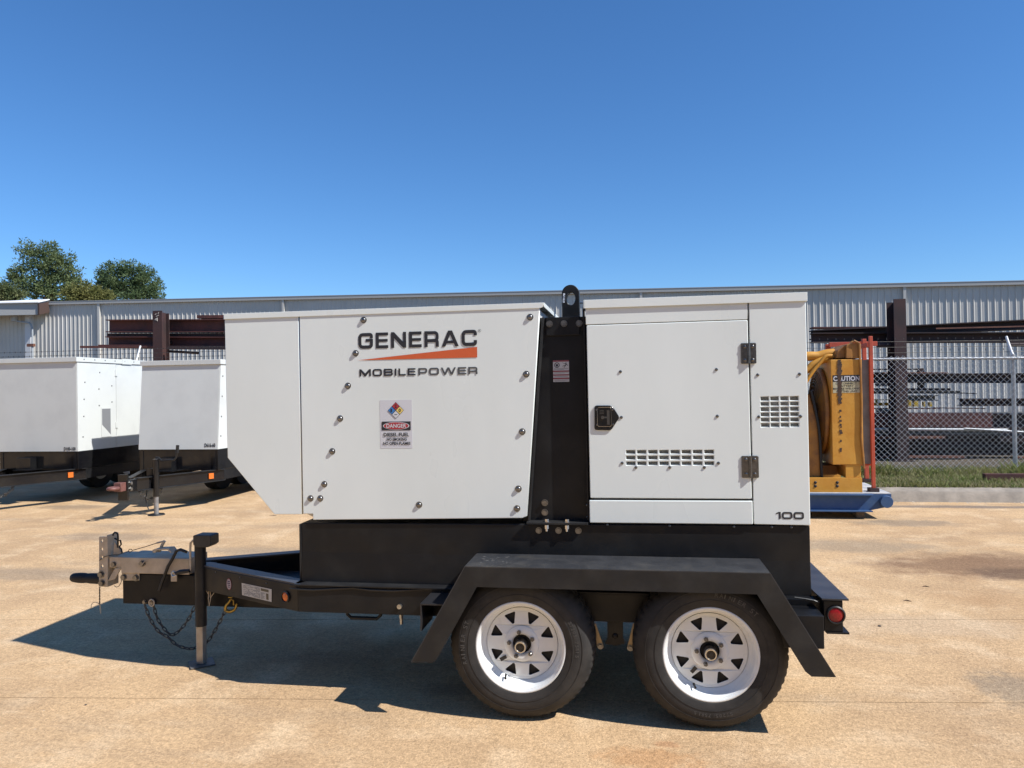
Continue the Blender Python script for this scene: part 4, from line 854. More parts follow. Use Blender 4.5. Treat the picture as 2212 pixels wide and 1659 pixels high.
# ------------------------------------------------------------------ two white generators parked behind
def bg_trailer(label, x0, x1, Yf, zb, zt, slope, depth, code, codek, hitchmat, jackx, jacky, door_at=None, crank=True):
    xc = (x0+x1)/2; T = thing('generator_trailer', label, 'generator', (xc, Yf+depth/2, 0), 'white generators parked behind')
    zl = zt-.07
    body = [(Yf, zb), (Yf+depth, zb), (Yf+depth, zl), (Yf+slope, zl)]
    fz = lambda z: Yf+slope*(z-zb)/(zl-zb)
    part('enclosure_body', MB().prism([(x0+.006, y+(.006 if i in (0, 3) else -.0), z) for i, (y, z) in enumerate(body)], (x1-x0-.012, 0, 0)), white_in, T)
    part('front_panel', MB().prism([(x0, Yf-.004, zb-.002), (x1-.012, Yf-.004, zb-.002), (x1-.012, Yf+slope-.004, zl), (x0, Yf+slope-.004, zl)], (0, .008, 0)), white_old, T)
    def sidep(nm, ya, yb, za, zb2, xo=0):
        pts = [(x1+xo, max(ya, fz(za)), za), (x1+xo, yb, za), (x1+xo, yb, zb2), (x1+xo, max(ya, fz(zb2)), zb2)]
        return part(nm, MB().prism(pts, (-.01, 0, 0)), white_old, T)
    if door_at:
        d0 = door_at; sp = sidep('side_panel', Yf, d0-.008, zb-.002, zl-.005)
        dr = sidep('side_door', d0, Yf+depth-.4, zb+.16, zl-.02); sidep('sill_panel', d0, Yf+depth, zb-.002, zb+.15, .004); sidep('side_panel', Yf+depth-.39, Yf+depth, zb+.16, zl-.005)
        for z in (zl-.15, zb+.34):
            part('hinge', MB().box((x1, d0-.03, z-.045), (x1+.012, d0+.022, z+.045)), white_old, dr)
        # scoop plate; a flat grey patch paints the shade inside its opening
        q0, q1 = d0-.34, d0-.13
        part('scoop', MB().prism([(x1+.002, q0, zb+.17), (x1+.002, q1, zb+.17), (x1+.002, q1, zb+.62), (x1+.002, q0, zb+.62)], (.004, 0, 0)), white_old, sp)
        part('scoop_shade', MB().add([(x1+.007, q0+.012, zb+.36), (x1+.007, q1-.012, zb+.2), (x1+.007, q1-.012, zb+.6), (x1+.007, q0+.012, zb+.6)], [(0, 1, 2, 3)]), M('scoop_shade_grey', (.20, .205, .21), .6), sp)
        ys = [(Yf+.10, zb+.2), (Yf+.12, zb+.5), (Yf+.13, zb+.75), (Yf+.15, zb+1.0), (d0-.38, zb+.65), (d0-.38, zb+.9), (d0-.36, zb+1.15), (d0-.1, zb+.7), (d0-.1, zb+.95)]
    else:
        sp = sidep('side_panel', Yf, Yf+depth, zb-.002, zl-.005); ys = [(fz(zb+f*(zl-zb))+.06, zb+f*(zl-zb)) for f in (.15, .38, .62, .86)]
    for y, z in ys: inst('rivet', SCREW, sp, (x1, y, z), (0, 0, rad(90)), (1.8, 2, 1.8))
    lid = part('roof_lid', MB().box((x0-.015, Yf+slope-.03, zl+.001), (x1+.015, Yf+depth+.015, zt)), white_old, T, bevel=.004)
    for i in range(8): inst('rivet', SCREW, lid, (x1+.015, Yf+slope+.12+i*.22, zt-.03), (0, 0, rad(90)), (1.6, 2, 1.6))
    if door_at: part('lid_bracket', MB().box((x1+.0155, door_at+.12, zt-.075), (x1+.021, door_at+.34, zt+.012)), white_old, T)
    # black base
    part('base_tank', MB().box((x0+.004, Yf+.005, .49), (x1-.004, Yf+depth-.02, zb-.003)), black_gloss, T, bevel=.004)
    for X in (x0+.05, x1-.055): part('base_stiffener', MB().box((X-.02, Yf-.006, .5), (X+.02, Yf+.0045, zb-.02)), black_gloss, T)
    # drawbar
    hx, hy = xc, Yf-1.12; rz0, rz1 = .345, .49
    for s_ in (-1, 1):
        a = Vector((xc+s_*(x1-x0)*.5, Yf+.15, 0)); b = Vector((xc+s_*.06, hy+.16, 0)); d = (b-a).normalized(); n_ = Vector((d.y, -d.x, 0)); n_ = n_ if n_.x*s_ > 0 else -n_
        rl = part('drawbar_rail', MB().prism([a+ZZ*rz0, b+ZZ*rz0, b+ZZ*rz1, a+ZZ*rz1], -n_*.012), black_gloss, T)
        for zf in (rz0-.0085, rz1+.0005): part('rail_flange', MB().prism([a+n_*.03+ZZ*zf, b+n_*.03+ZZ*zf, b-n_*.04+ZZ*zf, a-n_*.04+ZZ*zf], (0, 0, .008)), black_dusty, T)
        c = a.lerp(b, .17); part('marker_lamp', MB().prism([c+n_*.001+d*-.035+ZZ*.38, c+n_*.001+d*.035+ZZ*.38, c+n_*.001+d*.035+ZZ*.455, c+n_*.001-d*.035+ZZ*.455], n_*.02), amber, T)
        a2 = Vector((xc+s_*(x1-x0)*.5-s_*.05, Yf+.15, 0)); part('chassis_rail', MB().box((a2.x-.04, Yf+.15, rz0), (a2.x+.04, Yf+depth-.05, rz1-.003)), black, T)
        # wheels under the body
        for yy in (Yf+depth*.64, Yf+depth*.88):
            X = xc+s_*((x1-x0)*.5-.16); ww = sub_empty('wheel', T, (X, yy, .33))
            part('tyre', MB().cyl((X-.1, yy, .33), (X+.1, yy, .33), .33, n=32), rubber, ww, smooth=40); part('rim', MB().cyl((X-.103, yy, .33), (X+.103, yy, .33), .19, n=24), rimw, ww, smooth=40)
    part('coupler_box', MB().box((hx-.06, hy, .35), (hx+.06, hy+.27, .485)), black_gloss, T, bevel=.005)
    part('hitch_plate', MB().box((hx-.065, hy-.03, .24), (hx+.065, hy-.002, .56)), black_gloss, T)
    ring = MB(); ring.tube([(hx+.05*math.cos(2*math.pi*i/24), hy-.20+.06*math.sin(2*math.pi*i/24), .41) for i in range(24)], .022, 10, closed=True); ring.box((hx-.05, hy-.13, .36), (hx+.05, hy-.0305, .47))
    part('lunette_ring', ring, hitchmat, T, smooth=40, bevel=.006)
    for z in (.375, .45): part('hitch_bolt', MB().hexnut((hx+.061, hy+.03, z), (1, 0, 0), .022, .02), steel, T)
    jp = Vector((jackx, jacky, 0))
    part('jack_tube', MB().cyl(jp+ZZ*.24, jp+ZZ*.72, .038, n=20), black_gloss, T, smooth=40)
    part('jack_leg', MB().cyl(jp+ZZ*.01, jp+ZZ*.26, .029, n=18), M('worn_zinc', (.34, .335, .325), .5, .5, col2=(.24, .23, .22), vs=15), T, smooth=40)
    part('jack_foot', MB().cyl(jp+ZZ*.001, jp+ZZ*.014, .105, .095, n=24), black_dusty, T, smooth=30)
    part('jack_mount', MB().box(jp+Vector((-.12, -.02, .42)), jp+Vector((-.036, .1, .60))), black_gloss, T)
    if crank: part('jack_crank', MB().tube([jp+ZZ*.74, jp+Vector((.04, 0, .74)), jp+Vector((.08, 0, .70)), jp+Vector((.27, -.02, .71)), jp+Vector((.30, -.02, .74)), jp+Vector((.32, -.02, .84))], .012, 8).tube([jp+Vector((.315, -.02, .80)), jp+Vector((.325, -.02, .90))], .02, 8), grip, T, smooth=50)
    part('wiring', MB().tube([jp+Vector((-.08, .0, .5)), jp+Vector((-.11, -.02, .35)), jp+Vector((-.13, -.03, .2)), jp+Vector((-.10, -.03, .1)), jp+Vector((-.08, -.03, .06))], .007, 6), grip, T)
    hh = sub_empty('safety_chain', T, (hx+.06, hy+.22, .35)); 
    for i, p_ in enumerate(smooth_path([(hx+.06, hy+.2, .34), (hx+.09, hy+.25, .24), (hx+.13, hy+.33, .21), (hx+.17, hy+.42, .26), (hx+.2, hy+.48, .34)], 4)): inst('link', LINK, hh, p_, (rad(40*i), rad(90*(i % 2)), 0), (1.4, 1.4, 1.4))
    # tool clutter on the drawbar
    part('drawbar_tray', MB().box((xc-.16, Yf-.30, rz1+.01), (xc+.1, Yf-.03, rz1+.02)), black_gloss, T)
    part('control_box', MB().box((xc-.26, Yf-.12, rz1+.009), (xc-.02, Yf-.01, rz1+.18)), black_gloss, T, bevel=.004)
    # stencilled fleet number
    k_, (u0, v0), (u1, v1) = codek; a = onY(k_(u0, v1), Yf); b = onY(k_(u1, v0), Yf); yy = fz(a.z)-.006
    part('stencil', font_mb(code, (a.x, yy-.0015, a.z), XX, (ZZ*1+Vector((0, slope/(zl-zb), 0))).normalized(), b.x-a.x, b.z-a.z, .03), ink, T)
    return T
bg_trailer('white generator trailer stencilled D616-60 with red tow ring and jack standing on concrete', -6.875, -5.665, 9.5, .785, 2.035, .10, 2.75, 'D616-60', (kG, (1768, 757), (1861, 792)), terra, -6.07, 8.72)
bg_trailer('white generator trailer stencilled D100-100 with tall side door and low vent scoop', -9.22, -7.915, 9.6, .755, 2.12, 0.0, 2.8, 'D100-100', (kG, (556, 790), (656, 821)), black_gloss, -8.62, 8.75, door_at=10.42, crank=False)

# ------------------------------------------------------------------ yellow power unit on a blue skid (right)
YY = 9.0
yx = lambda k, *q: onY(k(*q), YY)
SK = thing('blue_skid', 'low blue steel skid with round pipe end resting on wood block', 'skid', (2.0, YY+.55, 0))
zt_ = onY((1868, 1064), YY).z; zb_s = onY(k8(700, 968), YY).z; xr = onY(k8(972, 830), YY).x; xcut = onY(k8(790, 975), YY).x; xl = .4
zt_ = onY(k8(700, 818), YY).z
xcp, zcp = onY(k8(930, 893), YY-.04).x, onY(k8(930, 893), YY-.04).z
part('skid_beam', MB().xz([(xl, zb_s), (xcut, zb_s), (xr-.03, zcp-.06), (xr, zcp), (xr, zt_), (xl, zt_)], YY, YY+.02), bluep, SK)
part('skid_beam', MB().xz([(xl, zb_s), (xcut, zb_s), (xr-.03, zcp-.06), (xr, zcp), (xr, zt_), (xl, zt_)], YY+1.05, YY+1.07), bluep, SK)
part('deck', MB().box((xl, YY+.0, zt_+.0005), (xr, YY+1.07, zt_+.008)), bluepale, SK)
part('skid_flange', MB().box((xl, YY-.075, zb_s-.012), (xcut-.01, YY+.0, zb_s)), bluep, SK)
part('skid_flange', MB().box((xl, YY-.06, zt_-.012), (xr-.2, YY-.0005, zt_)), bluep, SK)
part('pipe_end', MB().cyl((xcp, YY-.05, zcp), (xcp, YY+1.12, zcp), onY(k8(990, 893), YY-.04).x-xcp, n=36), bluep, SK, smooth=40, bevel=.004)
one('wood_block', MB().box((onY(k8(628, 1000), YY+.1).x, YY+.02, .0005), (onY(k8(703, 1000), YY+.1).x, YY+1.0, zb_s-.013)), wood, 'short timber block under the blue skid near its pipe end', 'timber', (2.5, YY+.5, 0), bevel=.004)
one('wood_block', MB().box((.75, YY+.02, .0005), (.9, YY+1.0, zb_s-.013)), wood, 'timber block under the blue skid behind the generator', 'timber', (.8, YY+.5, 0), bevel=.004)
PU = thing('power_unit', 'yellow diesel power unit with caution decal, fan guard and chipped radiator box', 'engine', (1.6, YY+.5, zt_))
YQ = YY+.06
y7 = lambda *q: X2(onY(k7(*q), YQ))
A, B = y7(597, 1607), y7(838, 715); C2 = y7(850, 1390)
xA, xB, zA, zB = A[0], B[0]+.005, A[1], B[1]
DEP = .92
rb = part('radiator_box', MB().box((xA, YQ, zA), (xB, YQ+DEP, zB)), yellow, PU, bevel=.006)
part('box_edge', MB().tube([onY(k7(*q), YQ-.01) for q in ((775, 560), (820, 580), (832, 800), (842, 1100), (838, 1380), (852, 1500), (862, 1640))], .012, 6), yellow_d, PU, smooth=50)
tt = [y7(652, 645), y7(655, 710), y7(835, 710), y7(835, 590), y7(760, 572), y7(715, 590)]
part('radiator_top', MB().xz([y7(712, 708), y7(838, 708), y7(836, 588), y7(770, 578), y7(714, 592)], YQ+.0, YQ+.5), yellow_d, PU, bevel=.004)
part('radiator_top', MB().xz([y7(640, 705), y7(711, 705), y7(713, 595), y7(650, 640)], YQ+.05, YQ+.6), yellow_d, PU, bevel=.004)
part('filler_neck', MB().tube([onY(k7(*q), YQ+.2) for q in ((740, 590), (760, 572), (785, 565), (810, 585))], .014, 8), yellow_d, PU, smooth=50)
# worn scratch where the paint is gone
mb = MB(); zz0, zz1 = y7(660, 1500)[1], y7(660, 722)[1]; nseg = 46; xs0 = y7(658, 1000)[0]
for i in range(nseg):
    z = zz0+(zz1-zz0)*i/nseg; f_ = i/nseg; ww = (.016+.012*random.random())*(1 if f_ > .55 else (.45+.4*random.random())); 
    if f_ < .55 and random.random() < .45: continue
    x_ = xs0+random.gauss(0, .003); h2 = (zz1-zz0)/nseg*1.05
    mb.add([(x_-ww, YQ-.0042-.00002*i, z), (x_+ww*random.uniform(.7, 1.1), YQ-.0042-.00002*i, z), (x_+ww, YQ-.0042-.00002*i, z+h2), (x_-ww*random.uniform(.7, 1.1), YQ-.0042-.00002*i, z+h2)], [(0, 1, 2, 3)])
sc_ = part('bare_metal_scrape', mb, M('bare_rust', (.045, .026, .018), .8, col2=(.09, .05, .03), vs=30), PU); sc_['kind'] = 'stuff'
# caution decal
ca_, cb = y7(597, 1002), y7(833, 848); zs = y7(700, 908)[1]
cd = part('caution_decal', MB().box((ca_[0]+.004, YQ-.002, ca_[1]), (cb[0]-.004, YQ-.0003, zs)), M('decal_cream', (.55, .50, .34), .6, col2=(.42, .36, .2), vs=12), PU, label='worn CAUTION decal')
part('decal_header', MB().box((ca_[0]+.004, YQ-.0021, zs+.0005), (cb[0]-.004, YQ-.0003, cb[1])), ink, cd)
wd_ = cb[0]-ca_[0]; hh_ = cb[1]-zs
part('print', font_mb('CAUTION', (ca_[0]+wd_*.03, YQ-.003, zs+hh_*.14), XX, ZZ, wd_*.93, hh_*.72, .03), paper, cd)
lh = (zs-ca_[1])/4.15
for i, (t_, u0, u1) in enumerate((('DISCONNECT', .12, .86), ('BATTERY', .22, .76), ('BEFORE WELDING', .02, .98), ('ON THIS UNIT', .13, .87))):
    part('print', font_mb(t_, (ca_[0]+wd_*u0, YQ-.003, zs-lh*(i+.92)), XX, ZZ, wd_*(u1-u0), lh*.72, .012), ink, cd)
# fan guard on the inner side of the radiator, seen edge-on: rings of rod round a shroud
fcz = (zA+zB)/2; fcy = YQ+DEP*.5
gd = part('fan_shroud', MB().tube([(xA-.03, fcy+.40*math.cos(2*math.pi*i/40), fcz+.50*math.sin(2*math.pi*i/40)) for i in range(40)], .028, 8, closed=True), yellow_d, PU, smooth=60)
part('shroud_plate', MB().lathe([(.01, 0), (.44, 0)], (0, 0, 0), 32), yellow_d, gd)
_sp = gd.children[-1]
for v in _sp.data.vertices: q_ = v.co+off(gd); v.co = Vector((xA-.012-abs(0), fcy+q_.x*.92, fcz+q_.z*1.14))-off(gd)
for j, (rr, xo) in enumerate(((.98, .045), (.94, .055), (.90, .065), (.86, .072), (.82, .078), (.76, .084), (.70, .088), (.62, .092), (.52, .095), (.40, .097), (.25, .098))):
    part('guard_ring', MB().tube([(xA-xo, fcy+.40*rr*math.cos(2*math.pi*i/40), fcz+.50*rr*math.sin(2*math.pi*i/40)) for i in range(40)], .006, 5, closed=True), yellow_d, gd, smooth=60)
for i in range(12):
    a = 2*math.pi*i/12; cs, sn = math.cos(a), math.sin(a)
    part('guard_spoke', MB().tube([(xA-xo, fcy+.40*rr*cs, fcz+.50*rr*sn) for rr, xo in ((1, .04), (.94, .055), (.82, .078), (.62, .092), (.25, .098))], .004, 5), yellow_d, gd)
part('fan_hub', MB().cyl((xA-.09, fcy, fcz), (xA-.05, fcy, fcz), .09, n=20), yellow_d, gd)
# engine block further left, mostly behind the generator
part('engine_block', MB().box((.75, YQ+.2, zt_+.12), (xA-.26, YQ+.75, fcz+.35)), yellow_d, PU, bevel=.02)
part('engine_cover', MB().xz([(.8, zt_+.14), (xA-.10, zt_+.14), (xA-.13, fcz-.1), (xA-.22, fcz+.22), (.8, fcz+.22)], YQ+.10, YQ+.17), yellow_d, PU, bevel=.015)
part('coolant_hose', MB().tube(smooth_path([(xA-.20, YQ+.09, fcz+.25), (xA-.15, YQ+.085, fcz-.02), (xA-.115, YQ+.085, fcz-.3), (xA-.10, YQ+.09, zt_+.15)]), .016, 8), grip, PU, smooth=60)
part('coolant_pipe', MB().tube(smooth_path([onY(k7(*q), YQ+.25) for q in ((610, 665), (540, 672), (470, 690), (400, 690), (340, 700), (280, 720))]), .055, 10), yellow, PU, smooth=60)
part('coolant_pipe', MB().tube(smooth_path([onY(k7(*q), YQ+.12) for q in ((600, 690), (540, 695), (480, 760), (430, 820), (385, 890), (340, 980))]), .022, 8), yellow, PU, smooth=60)
part('coolant_pipe', MB().tube(smooth_path([onY(k7(*q), YQ+.2) for q in ((580, 705), (500, 730), (430, 765), (380, 810), (300, 840))]), .042, 8), yellow, PU, smooth=60)
# base frame
fa, fb2 = X2(onY(k8(703, 800), YQ)), X2(onY(k8(703, 668), YQ))
part('base_frame', MB().box((.6, YQ+.0, zt_+.009), (fa[0], YQ+.03, fb2[1])), yellow, PU, bevel=.003); part('base_frame', MB().box((.6, YQ+DEP-.03, zt_+.009), (fa[0], YQ+DEP, fb2[1])), yellow, PU)
for i in range(2):
    for j in range(2):
        p = onY(k8((262, 467)[i], (712, 745)[j]), YQ); inst('bolt', CARR, PU, (p.x, YQ, p.z), None, (1.6, 1.6, 1.6))
ma, mb_ = X2(onY(k8(548, 662), YQ)), X2(onY(k8(690, 552), YQ))
part('mount_block', MB().box((ma[0], YQ+.01, fb2[1]+.001), (mb_[0], YQ+DEP-.01, zA-.001)), yellow, PU, bevel=.004)
part('engine_mount', MB().box((ma[0]-.5, YQ+.3, fb2[1]+.001), (ma[0]-.02, YQ+.7, zA-.04)), yellow_d, PU)
# grey side board and orange-red frame behind
ga, gb2 = X2(onY(k7(848, 1600), YQ+.1)), X2(onY(k7(906, 722), YQ+.1))
one('radiator_board', MB().box((ga[0]+.004, YQ+.1, ga[1]), (gb2[0], YQ+.9, gb2[1])), ragrey, 'grey sheet-metal board between the yellow radiator and orange frame', 'panel', (ga[0], YQ+.5, ga[1]))
RF = thing('orange_frame', 'orange-red tube frame standing upright on the blue skid', 'frame', (2.68, YQ+.5, zt_))
for Yp, (u0, u1), vt, vb in ((YQ+.06, (905, 935), 522, 1690), (YQ+.95, (848, 882), 545, 1690)):
    a, b = onY(k7(u0, vt), Yp), onY(k7(u1, vt), Yp); part('frame_post', MB().box((a.x, Yp, zt_+.05), (b.x, Yp+(b.x-a.x), a.z)), redor, RF, bevel=.004)
    part('post_foot', MB().box((a.x-.03, Yp-.03, zt_+.009), (b.x+.03, Yp+.09, zt_+.05)), rust_d, RF)
a, b = onY(k7(570, 575), YQ+1.02), onY(k7(905, 605), YQ+1.02); part('frame_rail', MB().box((a.x, YQ+1.02, b.z), (b.x+.1, YQ+1.07, a.z)), redor, RF, bevel=.003)
a, b = onY(k7(610, 640), YQ+1.08), onY(k7(905, 580), YQ+1.08); part('frame_rail', MB().box((a.x-.1, YQ+1.08, a.z), (a.x-.04, YQ+1.13, b.z)), redor, RF)
a = onY(k7(920, 590), YQ+.1); part('frame_rail', MB().box((a.x-.03, YQ+.13, a.z-.03), (a.x+.02, YQ+1.0, a.z+.02)), redor, RF)
a = onY(k7(880, 1605), YQ+.1); part('frame_rail', MB().box((a.x-.06, YQ+.12, a.z-.015), (a.x+.06, YQ+.16, a.z+.015)), redor, RF)

# ------------------------------------------------------------------ kerb, verge, fence
KY = 10.30; KX0, KX1 = -4.9, 16.0
kz1 = .15
prof = [(KY, 0), (KY+.015, .02), (KY+.05, .085), (KY+.09, .125), (KY+.16, kz1), (KY+.30, kz1+.003), (KY+.30, 0)]
o = one('kerb', MB().prism([(KX0, y, z+.0005) for y, z in prof], (KX1-KX0, 0, 0)), concrete_k, None, None, (KX0, KY, 0), kind='structure', smooth=25)
o = one('verge', MB().box((KX0, KY+.301, .0), (KX1, 19, .146)), soil, None, None, (0, 14, 0), kind='structure')
o = one('rear_yard', MB().box((-60, 19.001, .0), (60, 36, .1)), soil, None, None, (0, 27, 0), kind='structure')
# grass
gm1 = leaf_mat('grass', (.15, .195, .05), (.25, .245, .09), 2.2); gm2 = leaf_mat('grass_dry', (.24, .225, .10), (.36, .31, .17), 3)
mb = MB(); mb3 = MB(); rn = random.Random(3)
def blade(m_, x, y, z, h, lean, wd):
    a = rn.random()*6.283; dx, dy = math.cos(a)*lean*h, math.sin(a)*lean*h; b = rn.random()*6.283; wx, wy = math.cos(b)*wd, math.sin(b)*wd
    n = len(m_.v); m_.v += [(x-wx, y-wy, z), (x+wx, y+wy, z), (x+dx*.5+wx*.7, y+dy*.5+wy*.7, z+h*.62), (x+dx*.5-wx*.7, y+dy*.5-wy*.7, z+h*.62), (x+dx, y+dy, z+h)]
    m_.f += [(n, n+1, n+2, n+3), (n+3, n+2, n+4)]
FY = 12.2
for i in range(46000):
    x = -4.6+12.2*rn.random()**.62; y = KY+.27+(FY+.35-KY-.27)*rn.random()
    pn = .5+.5*math.sin(x*3.1+1.3*math.sin(y*2.2))*math.sin(y*4.3+x*.7)
    h = .03+.055*rn.random()*(.6+pn)
    if y > FY-.45: h *= 1.25+rn.random()*.5
    blade(mb if rn.random() < .32+.45*pn else mb3, x, y, .144, h, .3+rn.random()*.9, .004+.004*rn.random())
for cx, cy, cn, ch in ((2.95, 11.85, 260, .26), (3.35, 11.9, 240, .24), (3.7, 11.95, 200, .2), (4.4, 11.9, 160, .15), (5.75, 12.0, 260, .24), (6.3, 11.9, 150, .18), (2.3, 11.6, 120, .16), (1.2, 11.8, 200, .2), (-.6, 11.9, 200, .22)):
    for i in range(cn): blade(mb, cx+rn.gauss(0, .16), cy+rn.gauss(0, .09), .144, ch*(.4+.7*rn.random()), .3+.7*rn.random(), .006+.006*rn.random())
o = one('grass', mb, gm1, 'short green grass growing on the verge behind the kerb', 'grass', (0, 11, .14), kind='stuff')
o = one('dry_grass', mb3, gm2, 'dry olive grass mixed into the verge behind the kerb', 'grass', (0, 11, .14), kind='stuff')
# litter chips on and before the kerb
mb = MB()
for i in range(60):
    x, y = rn.uniform(2.9, 7.5), rn.choice((KY-.03-abs(rn.gauss(0, .06)), KY-.02)); r_ = .006+.016*rn.random()**2; mb.add([(x-r_*2, y-r_, .0015), (x+r_*2, y-r_*.5, .0015), (x+r_, y+r_, .0015), (x-r_, y+r_, r_*.7)], [(0, 1, 2), (0, 2, 3), (1, 3, 2), (0, 3, 1)])
one('leaf_litter', mb, M('pale_litter', (.55, .47, .36), .9, col2=(.25, .17, .1), vs=30), 'pale chips of litter lying along the foot of the kerb', 'litter', (5, KY, 0), kind='stuff')
b0 = onY(kA(1690, 800), 11.15); 
one('steel_channel', MB().xz([(b0.x, .16), (b0.x+.04, .148), (b0.x+3, .148), (b0.x+3, .20), (b0.x+2.98, .205), (b0.x+3, .21), (b0.x+3, .265), (b0.x-.005, .265), (b0.x-.005, .21), (b0.x, .205)], 11.15, 11.25), rust, 'rusty steel channel lying in the grass of the verge', 'beam', (b0.x+1.5, 11.2, .15))
# fence
def fence(label, x0, x1, Y, zfun, posts, wires, group, mesh=True, arm=.30):
    Fn = thing('chain_link_fence', label, 'fence', ((x0+x1)/2, Y, 0), group)
    zg = .14
    for X in posts:
        zt_f = zfun(X); pp = part('fence_post', MB().cyl((X, Y+.03, zg-.1), (X, Y+.03, zt_f+.02), .030, n=14), alu, Fn, smooth=40)
        part('post_arm', MB().tube([(X, Y+.03, zt_f+.01), (X-.01, Y+.05, zt_f+.06), (X-.02, Y+.05+arm*.4, zt_f+arm)], [.022, .02, .017], 10), M('white_arm', (.7, .7, .69), .5), pp, smooth=50)
        for z in (zt_f-.1, zt_f-.2): part('post_clamp', MB().cyl((X, Y+.03, z), (X, Y+.03, z+.025), .036, n=14), alu, pp, smooth=40)
    part('top_rail', MB().cyl((x0, Y-.005, zfun(x0)), (x1, Y-.005, zfun(x1)), .021, n=12), alu, Fn, smooth=40)
    for i, (dy, dz) in enumerate(wires): 
        part('barbed_wire', MB().cyl((x0, Y+.03+dy, zfun(x0)+dz), (x1, Y+.03+dy, zfun(x1)+dz), .0035, n=5), chainm, Fn)
        mb = MB(); X = x0
        while X < x1:
            z = zfun(X)+dz; mb.cyl((X-.006, Y+.03+dy, z-.014), (X+.006, Y+.03+dy, z+.014), .0028, n=4); mb.cyl((X+.008, Y+.03+dy, z-.014), (X-.004, Y+.03+dy, z+.014), .0028, n=4); X += .125
        part('barbs', mb, chainm, Fn)['kind'] = 'stuff'
    if mesh:
        p_ = .086; hgt = zfun((x0+x1)/2)-zg; nbay = max(1, round((x1-x0)/3.3)); bw = (x1-x0)/nbay; nc = round(bw/p_); pw = bw/nc; nr = int(hgt/(p_/2)); rh_ = hgt/nr
        mb = MB(); r_ = .0026
        for c in range(2*nc):
            xs_ = [(c if (c+k) % 2 == 0 else c+1)*pw/2 for k in range(nr+1)]
            for k in range(nr):
                s_ = 1 if xs_[k+1] > xs_[k] else -1
                a = Vector((xs_[k], .003*s_, k*rh_)); b = Vector((xs_[k+1], .003*s_, (k+1)*rh_)); mb.cyl(a, b, r_, n=3, caps=False)
        me = me_from(mb, fw)
        for i in range(nbay):
            xa_ = x0+i*bw; za_, zb3 = zfun(xa_)-zg, zfun(xa_+bw)-zg
            o_ = inst('chain_link_mesh', me, Fn, (xa_, Y-.03, zg), None, (1, 1, (za_+zb3)/2/hgt))
    return Fn
pr_ = onY((2190, 768), FY); pl_ = onY((1890, 768), FY)
zr = lambda X: pr_.z+(X-pr_.x)*(pl_.z-pr_.z)/(pl_.x-pr_.x)*.8
zr2 = lambda X: zr(max(X, 0))
fence('galvanized chain-link fence with barbed wire standing in the grass verge', -4.9, 13, FY, zr2, [pr_.x-9.9, pr_.x-6.6, pr_.x-3.3, pr_.x, pr_.x+3.3, pr_.x+6.6], ((.06, .10), (.12, .19), (.165, .28)), 'fence lines')
FL = 13.35; zl_ = lambda X: onY((150, 803), FL).z
pa = onY((288, 776), FL)
fence('galvanized chain-link fence with barbed wire behind the white generators', -17, -4.9, FL, zl_, [pa.x-6.6, pa.x-3.3, pa.x, pa.x+3.1], ((.10, .25), (.15, .345), (.19, .435)), 'fence lines', arm=.5)

# ------------------------------------------------------------------ steel racks behind the fence
RY = 14.2
def rack_col(px0, px1, ptop, label, grp):
    a, b = onY((px0, ptop), RY), onY((px1, ptop), RY); w_ = b.x-a.x; x = (a.x+b.x)/2; zt_ = a.z
    T = thing('rack_column', label, 'steel column', (x, RY+.15, .14), grp)
    cr_ = M('column_rust', (.058, .025, .022), .72, col2=(.034, .019, .018), vs=3, bump=.1, bs=60)
    part('flange', MB().box((a.x, RY, .146), (b.x, RY+.02, zt_)), cr_, T); part('web', MB().box((x-.008, RY+.021, .146), (x+.008, RY+.279, zt_-.02)), cr_, T); part('flange', MB().box((a.x-.03, RY+.28, .146), (b.x-.03, RY+.30, zt_-.03)), cr_, T)
    part('base_plate', MB().box((a.x-.08, RY-.06, .1465), (b.x+.08, RY-.001, .165)), rust_d, T)
    for z in (.55, 1.05, 1.55, 2.05, zt_-.62): part('rack_arm', MB().box((x-.05, RY+.301, z-.06), (x+.05, RY+1.3, z)), rust_d, T)
    return T, zt_
rack_col(*[kB(415, 95)[0], kB(582, 95)[0]], kB(415, 97)[1], 'rusty upright column of the rack beside the fence post', 'rack columns')
rack_col(kF(1318, 710)[0], kF(1398, 710)[0], kF(1318, 711)[1], 'rusty upright column with chalk marks between stacked red beams', 'rack columns')
